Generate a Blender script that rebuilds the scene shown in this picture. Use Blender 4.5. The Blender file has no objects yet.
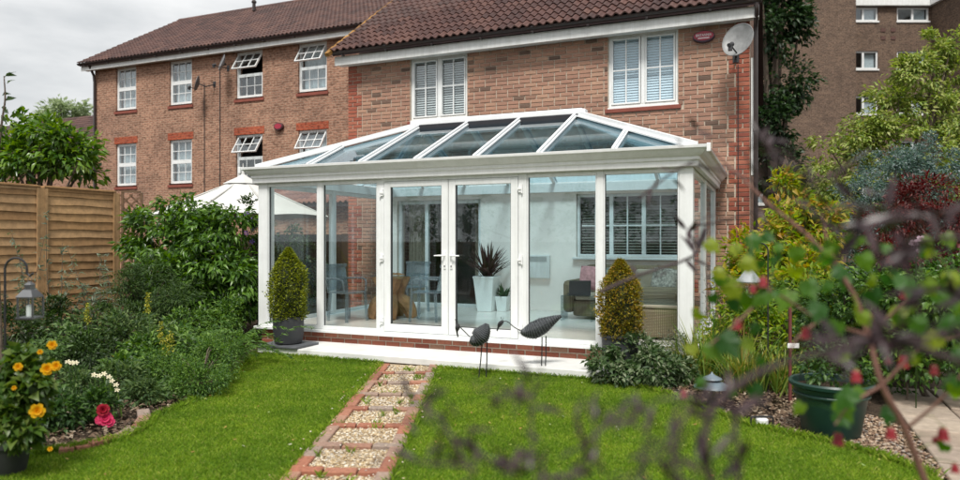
import bpy, bmesh, math, random
import numpy as np
from mathutils import Vector, Matrix, Quaternion

sc = bpy.context.scene
COL = sc.collection
random.seed(7)
RNG = np.random.default_rng(11)
R = math.radians

# ---------------------------------------------------------------- camera
TH, FPX, EYE = R(22.7), 690.0, 1.55
cam = bpy.data.cameras.new("camera")
camo = bpy.data.objects.new("camera", cam)
COL.objects.link(camo)
camo.location = (0, 0, EYE)
camo.rotation_euler = (R(90), 0, TH)
cam.sensor_fit = 'HORIZONTAL'
cam.sensor_width = 36.0
cam.lens = 36.0 * FPX / 960.0
cam.clip_start = 0.05
cam.clip_end = 2000
cam.dof.use_dof = True
cam.dof.focus_distance = 9.8
cam.dof.aperture_fstop = 1.3
sc.camera = camo

# ---------------------------------------------------------------- sky and sun (bright overcast)
world = bpy.data.worlds.new("World")
sc.world = world
world.use_nodes = True
nt = world.node_tree
for n in list(nt.nodes):
    nt.nodes.remove(n)
SUN_AZ, SUN_EL = R(166), R(58)         # compass style: 0 = +Y, clockwise
wo = nt.nodes.new('ShaderNodeOutputWorld')
bg = nt.nodes.new('ShaderNodeBackground')
bg.inputs['Strength'].default_value = 0.085
sky = nt.nodes.new('ShaderNodeTexSky')
sky.sky_type = 'NISHITA'
sky.sun_disc = False
sky.sun_elevation = SUN_EL
sky.sun_rotation = SUN_AZ
sky.dust_density = 4.0
tc = nt.nodes.new('ShaderNodeTexCoord')
mp = nt.nodes.new('ShaderNodeMapping')
mp.inputs['Scale'].default_value = (1.0, 1.0, 3.2)
nz = nt.nodes.new('ShaderNodeTexNoise')
nz.inputs['Scale'].default_value = 2.6
nz.inputs['Detail'].default_value = 6
nz.inputs['Roughness'].default_value = 0.55
cr = nt.nodes.new('ShaderNodeValToRGB')
cr.color_ramp.elements[0].position = 0.34
cr.color_ramp.elements[0].color = (6.1, 6.35, 6.5, 1)
cr.color_ramp.elements[1].position = 0.64
cr.color_ramp.elements[1].color = (10.6, 10.6, 10.5, 1)
mx = nt.nodes.new('ShaderNodeMix')
mx.data_type = 'RGBA'
mx.inputs[0].default_value = 0.90
nt.links.new(tc.outputs['Generated'], mp.inputs['Vector'])
nt.links.new(mp.outputs['Vector'], nz.inputs['Vector'])
nt.links.new(nz.outputs['Fac'], cr.inputs['Fac'])
nt.links.new(sky.outputs['Color'], mx.inputs[6])
nt.links.new(cr.outputs['Color'], mx.inputs[7])
nt.links.new(mx.outputs[2], bg.inputs['Color'])
nt.links.new(bg.outputs['Background'], wo.inputs['Surface'])

sun = bpy.data.lights.new("sun", 'SUN')
suno = bpy.data.objects.new("sun", sun)
COL.objects.link(suno)
sun.energy = 3.4
sun.angle = R(14)
sun.color = (1.0, 0.96, 0.9)
sdir = Vector((math.sin(SUN_AZ) * math.cos(SUN_EL), math.cos(SUN_AZ) * math.cos(SUN_EL), math.sin(SUN_EL)))
suno.rotation_euler = (-sdir).to_track_quat('-Z', 'Y').to_euler()
suno.location = sdir * 40

sc.view_settings.view_transform = 'Standard'
sc.view_settings.look = 'None'
sc.view_settings.exposure = 0.32
sc.view_settings.gamma = 1.0
sc.cycles.use_denoising = True
sc.cycles.max_bounces = 10
sc.cycles.transparent_max_bounces = 24
sc.cycles.caustics_reflective = False
sc.cycles.caustics_refractive = False

# ---------------------------------------------------------------- photo pixel -> place
CS, SN = math.cos(TH), math.sin(TH)
def at(px, py, d):
    r = (px - 480) / FPX; u = (240 - py) / FPX
    return Vector((d * (CS * r - SN), d * (CS + SN * r), EYE + u * d))
def onY(px, py, Y):
    r = (px - 480) / FPX
    return at(px, py, Y / (CS + SN * r))
def onX(px, py, X):
    r = (px - 480) / FPX
    return at(px, py, X / (CS * r - SN))
def onG(px, py, z=0.0):
    return at(px, py, (z - EYE) / ((240 - py) / FPX))

# ---------------------------------------------------------------- scene helpers
def wmat(o):
    m = o.matrix_basis.copy()
    if o.parent:
        m = wmat(o.parent) @ o.matrix_parent_inverse @ m
    return m
def attach(o, parent, world=True):
    o.parent = parent
    if world:
        o.matrix_parent_inverse = wmat(parent).inverted()
def tag(o, label=None, cat=None, group=None, kind=None):
    if label: o['label'] = label
    if cat: o['category'] = cat
    if group: o['group'] = group
    if kind: o['kind'] = kind
    return o
def thing(name, label, cat, loc=(0, 0, 0), rz=0.0, group=None):
    o = bpy.data.objects.new(name, None)
    o.empty_display_size = 0.1
    COL.objects.link(o)
    o.location = loc
    o.rotation_euler = (0, 0, rz)
    return tag(o, label, cat, group)
def link(name, me, mat=None, parent=None, world=True):
    if mat is not None and len(me.materials) == 0:
        me.materials.append(mat)
    o = bpy.data.objects.new(name, me)
    COL.objects.link(o)
    if parent is not None:
        attach(o, parent, world)
    return o
def copy_tree(o, parent=None):
    c = o.copy()
    COL.objects.link(c)
    if parent is not None:
        c.parent = parent
    for ch in o.children:
        copy_tree(ch, c)
    return c
def np_mesh(name, V, Fc, smooth=False):
    V = np.asarray(V, dtype=np.float32); Fc = np.asarray(Fc, dtype=np.int32)
    me = bpy.data.meshes.new(name)
    n, k = Fc.shape
    me.vertices.add(len(V)); me.vertices.foreach_set('co', V.ravel())
    me.loops.add(n * k); me.loops.foreach_set('vertex_index', Fc.ravel())
    me.polygons.add(n)
    me.polygons.foreach_set('loop_start', np.arange(0, n * k, k, dtype=np.int32))
    me.polygons.foreach_set('loop_total', np.full(n, k, dtype=np.int32))
    if smooth:
        me.polygons.foreach_set('use_smooth', np.ones(n, dtype=bool))
    me.update(calc_edges=True)
    return me

class MB:
    """collects shapes that end up as ONE mesh"""
    def __init__(s): s.v = []; s.f = []
    def add(s, v, f):
        b = len(s.v); s.v += [tuple(p) for p in v]; s.f += [tuple(i + b for i in q) for q in f]; return s
    def box(s, x0, y0, z0, x1, y1, z1):
        x0, x1 = min(x0, x1), max(x0, x1); y0, y1 = min(y0, y1), max(y0, y1); z0, z1 = min(z0, z1), max(z0, z1)
        return s.add([(x0,y0,z0),(x1,y0,z0),(x1,y1,z0),(x0,y1,z0),(x0,y0,z1),(x1,y0,z1),(x1,y1,z1),(x0,y1,z1)],
                     [(0,3,2,1),(4,5,6,7),(0,1,5,4),(1,2,6,5),(2,3,7,6),(3,0,4,7)])
    def obox(s, m, sx, sy, sz):
        v = [m @ Vector((a*sx/2, b*sy/2, c*sz/2)) for a, b, c in
             ((-1,-1,-1),(1,-1,-1),(1,1,-1),(-1,1,-1),(-1,-1,1),(1,-1,1),(1,1,1),(-1,1,1))]
        return s.add(v, [(0,3,2,1),(4,5,6,7),(0,1,5,4),(1,2,6,5),(2,3,7,6),(3,0,4,7)])
    def beam(s, p, q, w, h, up=(0, 0, 1)):
        """box from p to q, w across, h along 'up'; the line p-q is its bottom centre"""
        p, q = Vector(p), Vector(q); d = (q - p).normalized(); side = d.cross(Vector(up)).normalized(); u = side.cross(d).normalized()
        v = []
        for e in (p, q):
            v += [e - side*w/2, e + side*w/2, e + side*w/2 + u*h, e - side*w/2 + u*h]
        return s.add(v, [(0,1,2,3),(4,7,6,5),(0,4,5,1),(1,5,6,2),(2,6,7,3),(3,7,4,0)])
    def tube(s, pts, r, n=6, cap=True):
        pts = [Vector(p) for p in pts]; m = len(pts)
        rr = [r] * m if not hasattr(r, '__len__') else list(r)
        v = []; f = []; prev = None
        for i, p in enumerate(pts):
            t = (pts[min(i+1, m-1)] - pts[max(i-1, 0)]).normalized()
            if prev is None:
                a = t.orthogonal().normalized()
            else:
                a = (prev - t * prev.dot(t))
                a = a.normalized() if a.length > 1e-6 else t.orthogonal().normalized()
            prev = a; b = t.cross(a)
            for k in range(n):
                w = 2*math.pi*k/n
                v.append(p + (a*math.cos(w) + b*math.sin(w)) * rr[i])
        for i in range(m-1):
            for k in range(n):
                f.append((i*n+k, i*n+(k+1) % n, (i+1)*n+(k+1) % n, (i+1)*n+k))
        if cap:
            f.append(tuple(range(n-1, -1, -1))); f.append(tuple((m-1)*n+k for k in range(n)))
        return s.add(v, f)
    def lathe(s, prof, c=(0, 0, 0), n=20, sx=1.0, sy=1.0, square=False):
        cx, cy, cz = c; v = []; f = []
        for r, z in prof:
            for k in range(n):
                w = 2*math.pi*(k + (0.5 if square else 0))/n
                v.append((cx + r*sx*math.cos(w), cy + r*sy*math.sin(w), cz + z))
        for i in range(len(prof)-1):
            for k in range(n):
                f.append((i*n+k, i*n+(k+1) % n, (i+1)*n+(k+1) % n, (i+1)*n+k))
        f.append(tuple(range(n-1, -1, -1))); f.append(tuple((len(prof)-1)*n+k for k in range(n)))
        return s.add(v, f)
    def prism(s, poly, off):
        """polygon (3-D points) extruded by vector off"""
        n = len(poly); off = Vector(off); p = [Vector(q) for q in poly]
        return s.add(p + [q + off for q in p], [tuple(range(n-1, -1, -1)), tuple(range(n, 2*n))] +
                     [(i, (i+1) % n, n+(i+1) % n, n+i) for i in range(n)])
    def mesh(s, name='m', smooth=False):
        me = bpy.data.meshes.new(name); me.from_pydata(s.v, [], s.f)
        bm = bmesh.new(); bm.from_mesh(me); bmesh.ops.recalc_face_normals(bm, faces=bm.faces); bm.to_mesh(me); bm.free()
        if smooth:
            me.polygons.foreach_set('use_smooth', [True]*len(me.polygons))
        me.update()
        return me
    def build(s, name, mat=None, parent=None, smooth=False, bevel=0.0, world=True):
        o = link(name, s.mesh(name, smooth), mat, parent, world)
        if bevel:
            b = o.modifiers.new('bevel', 'BEVEL'); b.width = bevel; b.segments = 2; b.limit_method = 'ANGLE'
        if smooth:
            try:
                e = o.modifiers.new('split', 'EDGE_SPLIT'); e.split_angle = R(40)
            except Exception: pass
        return o
def smooth_path(pts, n=6):
    """Catmull-Rom through pts"""
    P = [Vector(p) for p in pts]; P = [P[0]*2 - P[1]] + P + [P[-1]*2 - P[-2]]; out = []
    for i in range(1, len(P)-2):
        for k in range(n):
            t = k/n; a, b, c, d = P[i-1:i+3]
            out.append(0.5*((2*b) + (c-a)*t + (2*a-5*b+4*c-d)*t*t + (-a+3*b-3*c+d)*t**3))
    out.append(P[-2]); return out

# ---------------------------------------------------------------- materials (all procedural)
MATS = {}
def new_mat(name):
    m = bpy.data.materials.new(name); m.use_nodes = True; t = m.node_tree
    for n in list(t.nodes): t.nodes.remove(n)
    out = t.nodes.new('ShaderNodeOutputMaterial')
    MATS[name] = m
    return m, t, out
def N(t, kind, **kw):
    n = t.nodes.new(kind)
    for k, v in kw.items():
        if k in n.inputs: n.inputs[k].default_value = v
        else: setattr(n, k, v)
    return n
def ramp(t, stops, fac):
    r = t.nodes.new('ShaderNodeValToRGB')
    while len(r.color_ramp.elements) < len(stops): r.color_ramp.elements.new(0.5)
    for e, (p, c) in zip(r.color_ramp.elements, stops):
        e.position = p; e.color = (*c, 1)
    t.links.new(fac, r.inputs['Fac'])
    return r.outputs['Color']
def mat(name, col, rough=0.5, metal=0.0, var=0.15, scale=6.0, bump=0.0, bscale=60.0, spec=0.5, coat=0.0, streak=0.0):
    """painted / plain surface: colour varied by two noises, optional fine relief"""
    if name in MATS: return MATS[name]
    m, t, out = new_mat(name)
    b = N(t, 'ShaderNodeBsdfPrincipled', Roughness=rough, Metallic=metal)
    b.inputs['Specular IOR Level'].default_value = spec
    b.inputs['Coat Weight'].default_value = coat
    co = N(t, 'ShaderNodeTexCoord')
    n1 = N(t, 'ShaderNodeTexNoise', Scale=scale, Detail=5.0, Roughness=0.6)
    t.links.new(co.outputs['Object'], n1.inputs['Vector'])
    lo = tuple(c*(1-var) for c in col); hi = tuple(min(1, c*(1+var)) for c in col)
    colo = ramp(t, [(0.3, lo), (0.7, hi)], n1.outputs['Fac'])
    if streak:            # rain streaks and grime
        mp_ = N(t, 'ShaderNodeMapping'); mp_.inputs['Scale'].default_value = (9, 9, 0.9); t.links.new(co.outputs['Object'], mp_.inputs['Vector'])
        ns = N(t, 'ShaderNodeTexNoise', Scale=2.0, Detail=7.0, Roughness=0.7); t.links.new(mp_.outputs['Vector'], ns.inputs['Vector'])
        gs = ramp(t, [(0.36, (1-streak, 1-streak, 1-streak*1.15)), (0.58, (1, 1, 1))], ns.outputs['Fac'])
        ms = N(t, 'ShaderNodeMix', data_type='RGBA', blend_type='MULTIPLY'); ms.inputs[0].default_value = 1
        t.links.new(colo, ms.inputs[6]); t.links.new(gs, ms.inputs[7]); colo = ms.outputs[2]
    t.links.new(colo, b.inputs['Base Color'])
    if bump:
        n2 = N(t, 'ShaderNodeTexNoise', Scale=bscale, Detail=4.0)
        t.links.new(co.outputs['Object'], n2.inputs['Vector'])
        bp = N(t, 'ShaderNodeBump', Strength=bump, Distance=0.01)
        t.links.new(n2.outputs['Fac'], bp.inputs['Height']); t.links.new(bp.outputs['Normal'], b.inputs['Normal'])
    t.links.new(b.outputs['BSDF'], out.inputs['Surface'])
    return m
def piece(name, stops, rough=0.8, source='island', grain=0.25, gscale=40.0, bump=0.3, spec=0.3):
    """bricks, tiles, stones, boards: each piece its own tone (per object or per loose piece)"""
    key = name + '_' + source
    if key in MATS: return MATS[key]
    m, t, out = new_mat(key)
    b = N(t, 'ShaderNodeBsdfPrincipled', Roughness=rough); b.inputs['Specular IOR Level'].default_value = spec
    rnd = N(t, 'ShaderNodeObjectInfo').outputs['Random'] if source == 'object' else N(t, 'ShaderNodeNewGeometry').outputs['Random Per Island']
    base = ramp(t, stops, rnd)
    geo = N(t, 'ShaderNodeNewGeometry')
    n1 = N(t, 'ShaderNodeTexNoise', Scale=gscale, Detail=4.0, Roughness=0.7)
    t.links.new(geo.outputs['Position'], n1.inputs['Vector'])
    g = ramp(t, [(0.25, (1-grain,)*3), (0.75, (1+grain*0.6,)*3)], n1.outputs['Fac'])
    n3 = N(t, 'ShaderNodeTexNoise', Scale=1.3, Detail=4.0)
    t.links.new(geo.outputs['Position'], n3.inputs['Vector'])
    g3 = ramp(t, [(0.3, (0.82, 0.82, 0.84)), (0.7, (1.1, 1.09, 1.06))], n3.outputs['Fac'])
    mu = N(t, 'ShaderNodeMix', data_type='RGBA', blend_type='MULTIPLY'); mu.inputs[0].default_value = 1
    mu2 = N(t, 'ShaderNodeMix', data_type='RGBA', blend_type='MULTIPLY'); mu2.inputs[0].default_value = 1
    t.links.new(base, mu.inputs[6]); t.links.new(g, mu.inputs[7])
    t.links.new(mu.outputs[2], mu2.inputs[6]); t.links.new(g3, mu2.inputs[7])
    t.links.new(mu2.outputs[2], b.inputs['Base Color'])
    if bump:
        bp = N(t, 'ShaderNodeBump', Strength=bump, Distance=0.006)
        t.links.new(n1.outputs['Fac'], bp.inputs['Height']); t.links.new(bp.outputs['Normal'], b.inputs['Normal'])
    t.links.new(b.outputs['BSDF'], out.inputs['Surface'])
    return m
def leafmat(name, stops, rough=0.45, trans=0.35, spec=0.4, source='island'):
    if name in MATS: return MATS[name]
    m, t, out = new_mat(name)
    b = N(t, 'ShaderNodeBsdfPrincipled', Roughness=rough); b.inputs['Specular IOR Level'].default_value = spec
    tr = N(t, 'ShaderNodeBsdfTranslucent')
    rnd = N(t, 'ShaderNodeObjectInfo').outputs['Random'] if source == 'object' else N(t, 'ShaderNodeNewGeometry').outputs['Random Per Island']
    n = len(stops)
    c = ramp(t, [(i/(n-1), s) for i, s in enumerate(stops)], rnd)
    t.links.new(c, b.inputs['Base Color'])
    hs = N(t, 'ShaderNodeHueSaturation', Saturation=1.15, Value=1.5, Hue=0.49)
    t.links.new(c, hs.inputs['Color']); t.links.new(hs.outputs['Color'], tr.inputs['Color'])
    mx = N(t, 'ShaderNodeMixShader', Fac=trans)
    t.links.new(b.outputs['BSDF'], mx.inputs[1]); t.links.new(tr.outputs['BSDF'], mx.inputs[2])
    t.links.new(mx.outputs['Shader'], out.inputs['Surface'])
    return m
def glassmat(name, tint=(0.9, 0.97, 0.95), refl=1.0, ior=1.5, rough=0.0):
    """thin window glass: tinted see-through plus a real mirror reflection that grows at grazing angles"""
    if name in MATS: return MATS[name]
    m, t, out = new_mat(name)
    tr = N(t, 'ShaderNodeBsdfTransparent', Color=(*tint, 1))
    gl = N(t, 'ShaderNodeBsdfGlossy', Roughness=rough, Color=(0.95*refl, 0.98*refl, 1.0*refl, 1))
    fr = N(t, 'ShaderNodeFresnel', IOR=ior)
    ge = N(t, 'ShaderNodeNewGeometry'); ma = N(t, 'ShaderNodeMath', operation='MULTIPLY_ADD')   # a thin pane: same mirror strength from both faces
    ma.inputs[1].default_value = 1/ior - ior; ma.inputs[2].default_value = ior
    t.links.new(ge.outputs['Backfacing'], ma.inputs[0]); t.links.new(ma.outputs[0], fr.inputs['IOR'])
    mx = N(t, 'ShaderNodeMixShader')
    t.links.new(fr.outputs['Fac'], mx.inputs['Fac'])
    t.links.new(tr.outputs['BSDF'], mx.inputs[1]); t.links.new(gl.outputs['BSDF'], mx.inputs[2])
    t.links.new(mx.outputs['Shader'], out.inputs['Surface'])
    return m
def brickwork(name, c_a, c_b, c_m, axis='xz', sx=1.0):
    """far masonry, too small to pick apart: brick texture in metres"""
    if name in MATS: return MATS[name]
    m, t, out = new_mat(name)
    b = N(t, 'ShaderNodeBsdfPrincipled', Roughness=0.9); b.inputs['Specular IOR Level'].default_value = 0.2
    co = N(t, 'ShaderNodeTexCoord'); sp = N(t, 'ShaderNodeSeparateXYZ'); cb = N(t, 'ShaderNodeCombineXYZ')
    t.links.new(co.outputs['Object'], sp.inputs[0])
    t.links.new(sp.outputs[0 if axis[0] == 'x' else 1], cb.inputs[0]); t.links.new(sp.outputs[2], cb.inputs[1])
    bt = N(t, 'ShaderNodeTexBrick', Scale=1.0)
    bt.inputs['Brick Width'].default_value = 0.225*sx; bt.inputs['Row Height'].default_value = 0.075*sx
    bt.inputs['Mortar Size'].default_value = 0.006*sx; bt.inputs['Mortar Smooth'].default_value = 0.3
    bt.inputs['Color1'].default_value = (*c_a, 1); bt.inputs['Color2'].default_value = (*c_b, 1); bt.inputs['Mortar'].default_value = (*c_m, 1)
    t.links.new(cb.outputs[0], bt.inputs['Vector'])
    n1 = N(t, 'ShaderNodeTexNoise', Scale=0.9, Detail=6.0, Roughness=0.7)
    t.links.new(co.outputs['Object'], n1.inputs['Vector'])
    g = ramp(t, [(0.3, (0.72, 0.72, 0.74)), (0.7, (1.15, 1.13, 1.1))], n1.outputs['Fac'])
    n2 = N(t, 'ShaderNodeTexNoise', Scale=9.0, Detail=3.0)
    mp2 = N(t, 'ShaderNodeMapping'); mp2.inputs['Scale'].default_value = (1, 1, 3)
    t.links.new(co.outputs['Object'], mp2.inputs['Vector']); t.links.new(mp2.outputs['Vector'], n2.inputs['Vector'])
    g2 = ramp(t, [(0.36, (0.50, 0.48, 0.48)), (0.52, (1.08, 1.08, 1.08))], n2.outputs['Fac'])
    mu = N(t, 'ShaderNodeMix', data_type='RGBA', blend_type='MULTIPLY'); mu.inputs[0].default_value = 1
    mu2 = N(t, 'ShaderNodeMix', data_type='RGBA', blend_type='MULTIPLY'); mu2.inputs[0].default_value = 1
    t.links.new(bt.outputs['Color'], mu.inputs[6]); t.links.new(g, mu.inputs[7])
    t.links.new(mu.outputs[2], mu2.inputs[6]); t.links.new(g2, mu2.inputs[7])
    t.links.new(mu2.outputs[2], b.inputs['Base Color'])
    bp = N(t, 'ShaderNodeBump', Strength=0.5, Distance=0.006, invert=True)
    t.links.new(bt.outputs['Fac'], bp.inputs['Height']); t.links.new(bp.outputs['Normal'], b.inputs['Normal'])
    t.links.new(b.outputs['BSDF'], out.inputs['Surface'])
    return m

UPVC = mat('white_upvc', (0.78, 0.80, 0.80), 0.32, var=0.05, scale=5, streak=0.07)
WHITEP = mat('white_paint', (0.76, 0.77, 0.76), 0.5, var=0.07, scale=4, streak=0.12)
PLASTER = mat('pale_plaster', (0.90, 0.83, 0.775), 0.75, var=0.03)
GLASS = glassmat('clear_glass', (0.965, 0.985, 0.98))
DGLASS = glassmat('window_glass', (0.94, 0.97, 0.98), ior=1.75)
ROOFGLASS = glassmat('tinted_roof_glass', (0.70, 0.84, 0.89), ior=1.85)
DARKP = mat('dark_brown_plastic', (0.035, 0.024, 0.022), 0.35, var=0.2)
BLACKM = mat('black_metal', (0.02, 0.02, 0.022), 0.45, var=0.2)
BLACKP = mat('black_plastic', (0.03, 0.03, 0.033), 0.5, var=0.2)
MORTAR = mat('mortar', (0.50, 0.425, 0.34), 0.95, var=0.2, scale=25, bump=0.4, bscale=150)
BRICK_STOPS = [(0.0, (0.13, 0.085, 0.065)), (0.09, (0.21, 0.13, 0.095)), (0.14, (0.35, 0.195, 0.14)), (0.5, (0.385, 0.215, 0.155)),
               (0.8, (0.41, 0.235, 0.165)), (1.0, (0.44, 0.27, 0.19))]
RED_STOPS = [(0.0, (0.27, 0.075, 0.05)), (0.5, (0.35, 0.105, 0.065)), (1.0, (0.41, 0.15, 0.095))]
TILE_STOPS = [(0.0, (0.055, 0.028, 0.025)), (0.5, (0.088, 0.042, 0.036)), (1.0, (0.12, 0.060, 0.048))]

# ================================================================ MAIN HOUSE
def holes_wall(mb, x0, x1, z0, z1, y0, y1, holes):
    """solid wall boxes round rectangular openings"""
    xs = sorted({x0, x1, *[h[0] for h in holes], *[h[1] for h in holes]})
    xs = [x for x in xs if x0 <= x <= x1]
    for a, b in zip(xs[:-1], xs[1:]):
        zs = sorted([(h[2], h[3]) for h in holes if h[0] <= a + 1e-6 and h[1] >= b - 1e-6])
        z = z0
        for h0, h1 in zs:
            if h0 > z: mb.box(a, y0, z, b, y1, h0)
            z = h1
        if z < z1: mb.box(a, y0, z, b, y1, z1)
    return mb

HX0, HX1, HY = -7.95, -0.28, 12.0
house = thing('brick_house', 'two storey buff brick house with brown tiled roof joined to the white conservatory', 'house', (-4.1, 12.2, 0))
W_L = (-6.51, -5.29, 3.90, 5.11); W_R = (-2.59, -1.41, 3.86, 5.11)
PATIO = (-6.78, -4.99, 0.26, 2.32); KIT = (-3.15, -1.37, 1.25, 2.36)
holes = [W_L, W_R, PATIO, KIT]
mb = holes_wall(MB(), HX0, HX1, -0.2, 5.18, HY + 0.012, HY + 0.28, holes)
wall = mb.build('wall', MORTAR, house)
mb = MB(); mb.box(HX0, 12.29, -0.2, HX0 + 0.28, 20, 5.18); mb.box(HX1 - 0.28, 12.29, -0.2, HX1, 20, 5.18); mb.box(HX0 + 0.29, 19.7, -0.2, HX1 - 0.29, 20, 5.18)
side_wall = mb.build('side_wall', brickwork('house_brickwork', (0.33, 0.18, 0.13), (0.22, 0.12, 0.09), (0.4, 0.34, 0.27), 'yz'), house)
mb = MB(); mb.box(HX0 + 0.3, 12.29, 2.52, HX1 - 0.3, 19.6, 2.72); mb.box(HX0 + 0.3, 12.29, 0.05, HX1 - 0.3, 19.6, 0.2)
mb.box(HX0 + 0.3, 15.5, 0.2, HX1 - 0.3, 15.6, 2.5); mb.box(HX0+0.3, 14.5, 2.73, HX1-0.3, 14.6, 5.2)
mb.box(HX0+0.3, 12.29, 5.2, HX1-0.3, 19.6, 5.25)
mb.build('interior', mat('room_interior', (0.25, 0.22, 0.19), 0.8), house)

bricks = []          # (cx, cz, len, red)
rr = random.Random(3)
CO = 0.075
ncourse = int(5.16 / CO)
for i in range(ncourse):
    z = i*CO + CO/2
    blk = (i // 3) % 2
    qw = 0.3375 if blk else 0.225
    # quoins
    for side in (0, 1):
        segs = [0.215, 0.1025] if blk else [0.215]
        if blk and i % 2: segs = [0.1025, 0.215]
        x = HX0 if side == 0 else HX1
        for L in segs:
            c = x + L/2 if side == 0 else x - L/2
            bricks.append((c, z, L, True)); x += (L + 0.01) * (1 if side == 0 else -1)
    x = HX0 + qw; xe = HX1 - qw
    first = 0.215 if i % 2 else 0.1025
    L = first
    while x < xe - 0.02:
        L2 = min(L, xe - x - 0.01)
        if xe - (x + L2 + 0.01) < 0.045: L2 = xe - x - 0.01
        a, b = x, x + L2
        cut = False
        for h in holes + [(-6.95, -0.86, -1, 2.36)]:
            if h[2] - 0.02 < z < h[3] + 0.02:
                if a >= h[0] - 0.02 and b <= h[1] + 0.02: cut = True
                elif a < h[0] < b: b = h[0] - 0.005
                elif a < h[1] < b: a = h[1] + 0.005
        # red brick-on-edge sill zones under the upper windows
        for h in (W_L, W_R):
            if h[0]-0.06 < (a+b)/2 < h[1]+0.06 and h[2]-0.085 < z < h[2]: cut = True
        if not cut and b - a > 0.02:
            bricks.append(((a+b)/2, z, b-a, False))
        x += L2 + 0.01; L = 0.215
def vis_key(b):       # how large a brick shows: the nearest ones in plain view of the garden
    cx, z, L, red = b
    if z < 2.75 and cx < -0.85: return 1e9
    if z < 2.2: return 1e8
    d = -cx*SN + HY*CS
    return d - (2 if red else 0) + (5 if L < 0.15 else 0)
order = sorted(range(len(bricks)), key=lambda k: vis_key(bricks[k]))
single = set(order[:290])
unit_brick = {}
def brick_mesh(L, red, hgt=0.061, dep=0.06, tagname=''):
    k = (round(L, 4), red, hgt, dep, tagname)
    if k not in unit_brick:
        e = 0.004; x, y, z = L/2-0.004, dep, hgt/2
        v = [(-x, e, -z+e), (x, e, -z+e), (x, e, z-e), (-x, e, z-e)]
        v = [(-x+e, 0, -z+e), (x-e, 0, -z+e), (x-e, 0, z-e), (-x+e, 0, z-e), (-x, e, -z), (x, e, -z), (x, e, z), (-x, e, z),
             (-x, y, -z), (x, y, -z), (x, y, z), (-x, y, z)]
        f = [(0,1,2,3), (4,5,1,0), (5,6,2,1), (6,7,3,2), (7,4,0,3), (8,9,5,4), (9,10,6,5), (10,11,7,6), (11,8,4,7)]
        me = bpy.data.meshes.new('brick'); me.from_pydata(v, [], f); me.update()
        me.materials.append(piece('quoin_brick', RED_STOPS, source='object') if red else piece('stock_brick', BRICK_STOPS, source='object'))
        unit_brick[k] = (me, v, f)
    return unit_brick[k]
rest = {False: MB(), True: MB()}
for k, (cx, z, L, red) in enumerate(bricks):
    me, v, f = brick_mesh(L, red)
    off = (cx, HY - rr.uniform(0.0, 0.004), z)
    if k in single:
        o = link('brick', me, None, wall, False); o.location = off
    else:
        rest[red].add([(p[0]+off[0], p[1]+off[1], p[2]+off[2]) for p in v], f)
for red, nm, mt in ((False, 'brickwork', piece('stock_brick', BRICK_STOPS, source='island')), (True, 'quoin', piece('quoin_brick', RED_STOPS, source='island'))):
    me = bpy.data.meshes.new(nm); me.from_pydata(rest[red].v, [], rest[red].f); me.update()
    o = link(nm, me, mt, house); o['kind'] = 'stuff'

SLAT = mat('blind_slat', (0.80, 0.82, 0.80), 0.5, var=0.05)
SLATSKY = mat('sky_reflect_blind', (0.72, 0.86, 0.95), 0.5, var=0.05)  # pale slats, with the window's blue sky reflection put into their colour
def casement(parent, x0, x1, z0, z1, Y, name='window', slat=None, sd=0.035, sh=0.02, bars=True, sill='brick'):
    """white two-light window, glazing bars, blind inside"""
    fo = MB(); t = 0.045
    fo.box(x0, Y, z0, x0+t, Y+0.07, z1); fo.box(x1-t, Y, z0, x1, Y+0.07, z1)
    fo.box(x0+t, Y, z0, x1-t, Y+0.07, z0+t); fo.box(x0+t, Y, z1-t, x1-t, Y+0.07, z1)
    xm = (x0+x1)/2
    fo.box(xm-0.03, Y-0.004, z0+t, xm+0.035, Y+0.07, z1-t)
    w = fo.build(name, UPVC, parent, bevel=0.005)
    for s0, s1 in ((x0+t, xm-0.035), (xm+0.035, x1-t)):
        sash = MB(); q = 0.028
        a, b, c, d = s0+0.004, s1-0.004, z0+t+0.004, z1-t-0.004
        sash.box(a, Y-0.014, c, a+q, Y+0.05, d); sash.box(b-q, Y-0.014, c, b, Y+0.05, d)
        sash.box(a+q, Y-0.014, c, b-q, Y+0.05, c+q); sash.box(a+q, Y-0.014, d-q, b-q, Y+0.05, d)
        sash.build('sash', UPVC, w, bevel=0.004)
        if bars:
            g = MB(); g.box((a+b)/2-0.011, Y+0.008, c+q, (a+b)/2+0.011, Y+0.03, d-q)
            zz = c + (d-c)*0.52
            g.box(a+q, Y+0.009, zz-0.011, b-q, Y+0.029, zz+0.011)
            g.build('glazing_bar', UPVC, w)
        MB().box(a+q, Y+0.032, c+q, b-q, Y+0.038, d-q).build('pane', DGLASS, w)
    if slat:
        sl = MB(); z = z0 + 0.08
        while z < z1 - 0.08:
            for s0, s1 in ((x0+t+0.02, xm-0.05), (xm+0.05, x1-t-0.02)):
                sl.add([(s0, Y+0.09, z), (s1, Y+0.09, z), (s1, Y+0.09+sd, z+sh), (s0, Y+0.09+sd, z+sh),
                        (s0, Y+0.09, z+0.003), (s1, Y+0.09, z+0.003), (s1, Y+0.09+sd, z+sh+0.003), (s0, Y+0.09+sd, z+sh+0.003)],
                       [(0,1,2,3), (7,6,5,4), (0,4,5,1), (3,2,6,7), (0,3,7,4), (1,5,6,2)])
            z += 0.045
        o = sl.build('blind', slat, w); o['kind'] = 'stuff'
    if sill:
        MB().box(x0-0.02, Y-0.05, z0-0.028, x1+0.02, Y+0.06, z0-0.003).build('sill', UPVC, w, bevel=0.004)
    return w
casement(house, *W_L, HY+0.05, slat=SLAT, sd=0.026, sh=0.028)
casement(house, *W_R, HY+0.05, slat=SLATSKY, sd=0.014, sh=0.040)
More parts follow.
